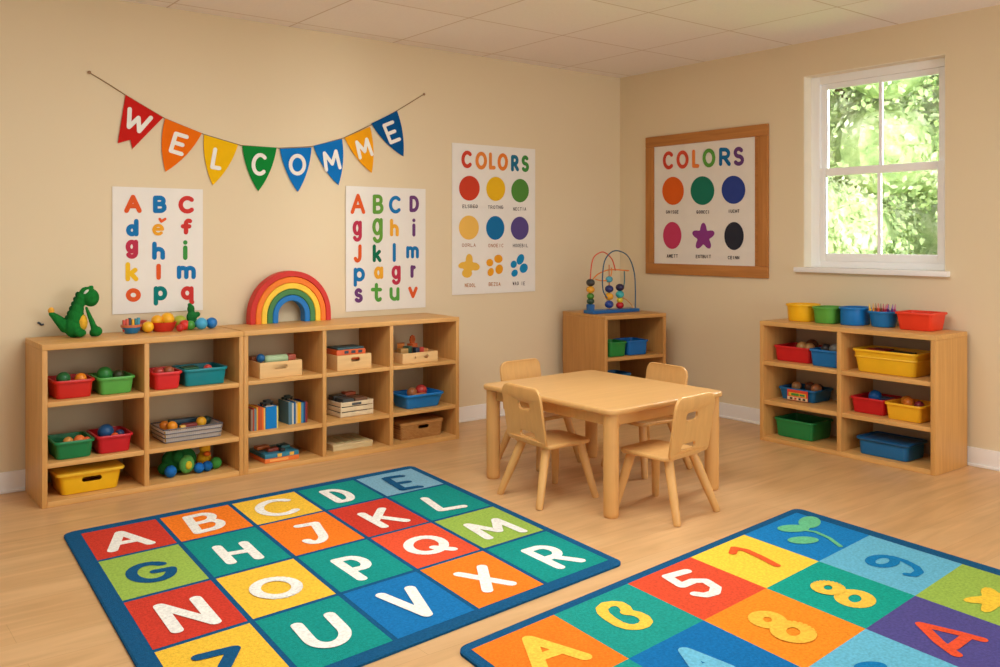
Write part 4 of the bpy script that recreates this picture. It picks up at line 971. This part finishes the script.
def p3(q, ik):
    t = .1724; X0_, Y0_ = 440, 140; e = wb3(OFF)
    for ch, X, Y, w, h, c in (('C', 152, 113, 64, 98, (206, 66, 44)), ('O', 235, 120, 68, 100, (230, 136, 60)), ('L', 299, 122, 40, 96, (230, 140, 64)), ('O', 360, 128, 62, 98, (230, 128, 50)), ('R', 431, 135, 48, 92, (36, 110, 140)), ('S', 490, 138, 46, 94, (70, 140, 66))):
        glyph_px(q, ch, X0_ + X * t, Y0_ + Y * t, w * t, h * t, 3.2, on_back_wall, e, ik(c), wm=.030)
    for X, Y, rx, ry, c in ((166, 280, 60, 72, (204, 66, 42)), (319, 284, 55, 70, (234, 184, 34)), (460, 294, 51, 68, (84, 140, 60)), (163, 508, 58, 70, (240, 190, 92)), (316, 510, 53, 69, (26, 112, 166)), (458, 512, 52, 67, (92, 76, 136))):
        blob(q, [on_back_wall(X0_ + (X + rx * cos(a)) * t, Y0_ + (Y + ry * sin(a)) * t) for a in [2 * pi * i / 36 for i in range(36)]], e, ik(c))
    for s_, X, Y, w, c in (('ELSBEO', 170, 385, 92, INK), ('TROTNG', 318, 390, 92, INK), ('NECTIA', 458, 400, 78, INK), ('OORLA', 163, 610, 84, (170, 110, 70)), ('ONOEIC', 320, 612, 92, (176, 112, 66)), ('HOOEBIL', 462, 612, 90, INK)):
        word_px(q, ik, s_, X0_ + X * t, Y0_ + Y * t, w * t, 3.4, on_back_wall, e, c, .0042)
    t = .11; Y0_ = 250
    for X, Y, w, s_, c in ((268, 320, 104, 'NEOOL', (190, 120, 50)), (490, 310, 112, 'BEZOA', (190, 120, 50)), (710, 303, 116, 'WAO IE', INK)):
        word_px(q, ik, s_, X0_ + X * t, Y0_ + Y * t, w * t, 3.6, on_back_wall, e, c, .0042)
    FLW = (236, 186, 74)
    def el(X, Y, rx, ry, rot, c):
        blob(q, [on_back_wall(X0_ + (X + rx * cos(a) * cos(rot) - ry * sin(a) * sin(rot)) * t, Y0_ + (Y + rx * cos(a) * sin(rot) + ry * sin(a) * cos(rot)) * t) for a in [2 * pi * i / 24 for i in range(24)]], e, ik(c))
    for k, (X, Y, rx, ry, rot) in enumerate(((260, 90, 32, 55, 0), (208, 138, 48, 30, -.2), (310, 150, 46, 36, .3), (240, 210, 46, 42, 0), (255, 145, 60, 50, 0))): el(X, Y, rx, ry, rot, FLW)
    for X, Y, rx, ry, rot in ((447, 115, 32, 34, 0), (525, 80, 38, 38, .3), (455, 200, 28, 38, .3), (532, 175, 34, 44, .2)): el(X, Y, rx, ry, rot, (234, 160, 36))
    for X, Y, rx, ry, rot in ((725, 85, 32, 50, .35), (664, 130, 28, 34, .3), (755, 165, 36, 44, .4), (672, 210, 28, 34, .5)): el(X, Y, rx, ry, rot, (26, 136, 190))
poster_back((-1.803, -.983, .968, 2.118), 'white colour chart poster with nine shapes on the left wall', p3)

# framed chart on the right wall
fp = thing('framed_poster', 'oak framed colour chart of five ovals and a star beside the window', 'poster', (0, 0, 0))
y0, y1, z0, z1 = -1.538, -.318, 1.098, 2.250; wF = .088
for za0, za1 in ((z1 - wF, z1), (z0, z0 + wF)): MB().box((-.022, y0, za0), (-.002, y1, za1), 0, .005).build('frame_rail', M['frame_h'], fp)
for ya0, ya1 in ((y0, y0 + wF), (y1 - wF, y1)): MB().box((-.0217, ya0, z0 + wF), (-.002, ya1, z1 - wF), 0, .005).build('frame_stile', M['frame'], fp)
MB().box((-.010, y0 + wF, z0 + wF), (-.002, y1 - wF, z1 - wF)).build('backing', M['frame_h'], fp)
q = MB(); q.box((-.0125, -1.417, 1.182), (-.0105, -.412, 2.178)); ik = Inks(paper((232, 224, 212)))
t = .2698; e = lambda u, v, k=0: (-.0132 - k, u, v); X0_, Y0_ = 630, 110
for ch, X, Y, w, h, c in (('C', 146, 187, 42, 66, (206, 70, 50)), ('O', 199, 184, 46, 66, (214, 80, 54)), ('L', 248, 181, 28, 66, (230, 130, 60)), ('O', 297, 178, 48, 68, (96, 158, 66)), ('R', 356, 174, 44, 66, (24, 104, 156)), ('S', 407, 172, 40, 68, (104, 66, 120))):
    glyph_px(q, ch, X0_ + X * t, Y0_ + Y * t, w * t, h * t, 3.3, on_side_wall, e, ik(c), wm=.031)
for X, Y, rx, ry, c in ((164, 300, 40, 52, (220, 96, 28)), (273, 299, 44, 53, (30, 116, 92)), (388, 296, 44, 52, (48, 66, 140)), (161, 465, 34, 50, (196, 62, 98)), (390, 467, 36, 52, (46, 48, 58))):
    blob(q, [on_side_wall(X0_ + (X + rx * cos(a)) * t, Y0_ + (Y + ry * sin(a)) * t) for a in [2 * pi * i / 36 for i in range(36)]], e, ik(c))
st = []
for i in range(60):
    a = 2 * pi * i / 60 - pi / 2; rr = .775 + .225 * cos(5 * (a + pi / 2)); st.append(on_side_wall(X0_ + (276 + 43 * rr * cos(a)) * t, Y0_ + (470 + 52 * rr * sin(a)) * t))
c0_ = on_side_wall(X0_ + 276 * t, Y0_ + 470 * t); n = len(st)
q.add([e(*p) for p in st] + [e(*c0_)], [(i, (i + 1) % n, n) for i in range(n)], ik((140, 60, 132)))
for s_, X, Y, w in (('GNISGE', 161, 378, 48), ('GOOCCI', 275, 378, 50), ('IUCHT', 389, 375, 44), ('AMETT', 161, 541, 42), ('EXTBUIT', 276, 543, 58), ('CEINN', 388, 547, 44)):
    word_px(q, ik, s_, X0_ + X * t, Y0_ + Y * t, w * t, 3.2, on_side_wall, e, INK, .0055)
q.build('chart_paper', ik.mats, fp, smooth=False)

# bunting
bn = thing('welcome_bunting', 'bunting of eight coloured pennants with white letters strung on the left wall', 'bunting', (0, 0, 0))
FLG = [('W', [(125.1, 95.2), (162.5, 117.7), (132, 149), (130, 139.9), (117.3, 143.3)], (200, 36, 30), (136.5, 121.5, 27, 21, 22)),
       ('E', [(164.5, 118.7), (201.3, 133.4), (165, 171.8)], (236, 112, 20), (178, 144, 15.5, 22, 17)),
       ('L', [(203.4, 134.9), (237.4, 145), (212.2, 185.3)], (240, 186, 20), (216.5, 159, 11.5, 22, 10)),
       ('C', [(241.7, 145.7), (276, 147.7), (257.7, 191.3)], (22, 132, 54), (258.5, 164.5, 16, 23, 4)),
       ('O', [(279.3, 148.8), (310.8, 147.5), (297.3, 192)], (20, 116, 192), (296.5, 164.8, 18, 22, 0)),
       ('M', [(312.7, 146), (341.4, 139), (337.8, 185.3)], (20, 112, 186), (330.8, 160.6, 18, 21, -10)),
       ('M', [(344, 138), (369.3, 126.8), (371, 173)], (242, 164, 24), (363, 148.5, 16.5, 20, -16)),
       ('E', [(370.7, 123.7), (396.3, 111), (402.7, 156.5)], (10, 82, 142), (390.8, 132.5, 13.5, 22.5, -22))]
q = MB(); pth = [(89, 72.6), (108, 84), (125, 95), (164, 118.3), (203, 134.2), (240, 145.3), (278, 148.2), (311.5, 146.6), (343, 138.2), (370, 125.2), (397, 110.6), (423.4, 94.4)]
q.tube([(on_back_wall(*a)[0], -.006, on_back_wall(*a)[1]) for a in pth], .0028, 6); q.build('cord', plain('jute_cord', (150, 116, 76), .9), bn)
for a in (pth[0], pth[-1]):
    w = on_back_wall(*a); MB().lathe([(.002, 0), (.003, .004), (.010, .006), (.010, .010), (.004, .012)], (w[0], -.001, w[1]), 12, mat=Matrix.Rotation(pi / 2, 4, 'X')).build('pin', plastic((160, 120, 80)), bn)
for k, (ch, pts, c, (lx, ly, lw, lh, la)) in enumerate(FLG):
    P = [on_back_wall(*a) for a in pts]
    if len(P) == 3:   # bulging sides
        def curve(a, b, bul):
            d = (b[0] - a[0], b[1] - a[1]); return [(a[0] + d[0] * s_ + d[1] * bul * 4 * s_ * (1 - s_) * -1, a[1] + d[1] * s_ + d[0] * bul * 4 * s_ * (1 - s_)) for s_ in [i / 8 for i in range(8)]]
        P = curve(P[0], P[1], 0) + curve(P[1], P[2], .065) + curve(P[2], P[0], .065)
    q = MB(); ik = Inks(felt(c)); m = len(P); y = -.008 - .0
    q.add([(p[0], y - .003, p[1]) for p in P] + [(p[0], y, p[1]) for p in P], [tuple(range(m)), tuple(range(2 * m - 1, m - 1, -1))] + [(i, (i + 1) % m, m + (i + 1) % m, m + i) for i in range(m)])
    glyph_px(q, ch, lx, ly, lw, lh, 4.2, on_back_wall, wb3(.0125), ik(WHITE, felt), la, wm=.0255)
    q.build('pennant', ik.mats, bn, smooth=False)
# little dark hook on the wall by the dinosaur
hx = [on_back_wall(*a) for a in ((37.5, 322.6), (39.5, 323.2), (41, 324.6), (43.5, 324.2))]
tag(MB().tube(smooth_path([(p[0], -.006, p[1]) for p in hx], 5), .0055, 8).build('wall_hook', plastic((40, 44, 60))), 'small dark wall hook left of the plush dinosaur', 'hook')

# ================================================================== LIGHT AND CAMERA
def area(name, loc, target, sx, sy, energy, col):
    l = bpy.data.lights.new(name, 'AREA'); l.shape = 'RECTANGLE'; l.size = sx; l.size_y = sy; l.energy = energy; l.color = col
    o = bpy.data.objects.new(name, l); COL.objects.link(o); o.location = loc
    o.rotation_euler = (Vector(target) - Vector(loc)).to_track_quat('-Z', 'Y').to_euler(); return o
area('ceiling_light_panel', (-3.55, -2.75, H - .03), (-3.55, -2.75, 0), 2.0, 1.7, 76, (.94, .985, .98))
area('room_fill_light', (-1.9, -7.7, 1.4), (-1.6, 0, 1.45), 3.4, 1.8, 88, (.93, .98, 1))  # added fill from the open side, no source there; lifts left wall and ceiling
area('window_daylight', (2.3, -5.9, 2.8), (-.1, -2.3, 1.8), 2.6, 2.4, 2400, (.95, .985, 1))
area('window_sky_light', (2.9, -2.7, 4.7), (-1.3, -2.7, 0), 2.6, 2.2, 950, (.95, .985, 1))
area('tree_fill_light', (1.2, -1.5, 7.5), (7.2, 1.6, 2.6), 5, 5, 560, (1, .99, .94))  # added lamp above the outer wall, brightens the trees in place of sun
w = bpy.data.worlds.new('World'); SC.world = w; w.use_nodes = True
bg = w.node_tree.nodes['Background']; bg.inputs['Color'].default_value = (.93, .975, 1, 1); bg.inputs['Strength'].default_value = .5
SC.view_settings.view_transform = 'Standard'; SC.view_settings.look = 'None'; SC.view_settings.exposure = 0; SC.view_settings.gamma = 1
SC.cycles.max_bounces = 8; SC.cycles.diffuse_bounces = 5; SC.cycles.caustics_reflective = False; SC.cycles.caustics_refractive = False
wn = w.node_tree; tcw = wn.nodes.new('ShaderNodeTexCoord'); sx_ = wn.nodes.new('ShaderNodeSeparateXYZ'); mr = wn.nodes.new('ShaderNodeMapRange')
mr.inputs['From Min'].default_value = .2; mr.inputs['From Max'].default_value = .6; mr.inputs['To Min'].default_value = .5; mr.inputs['To Max'].default_value = 1.5
wn.links.new(tcw.outputs['Generated'], sx_.inputs['Vector']); wn.links.new(sx_.outputs['X'], mr.inputs['Value']); wn.links.new(mr.outputs['Result'], bg.inputs['Strength'])
cam = bpy.data.cameras.new('camera'); cam.sensor_fit = 'HORIZONTAL'; cam.sensor_width = 36; cam.lens = F_PX * 36 / 1000
cam.shift_y = -(333.5 - HOR) / 1000; cam.clip_start = .05; cam.clip_end = 200
co = bpy.data.objects.new('camera', cam); COL.objects.link(co); co.location = (CX, CY, CZ); co.rotation_euler = (pi / 2, 0, YAW - pi / 2)
SC.camera = co
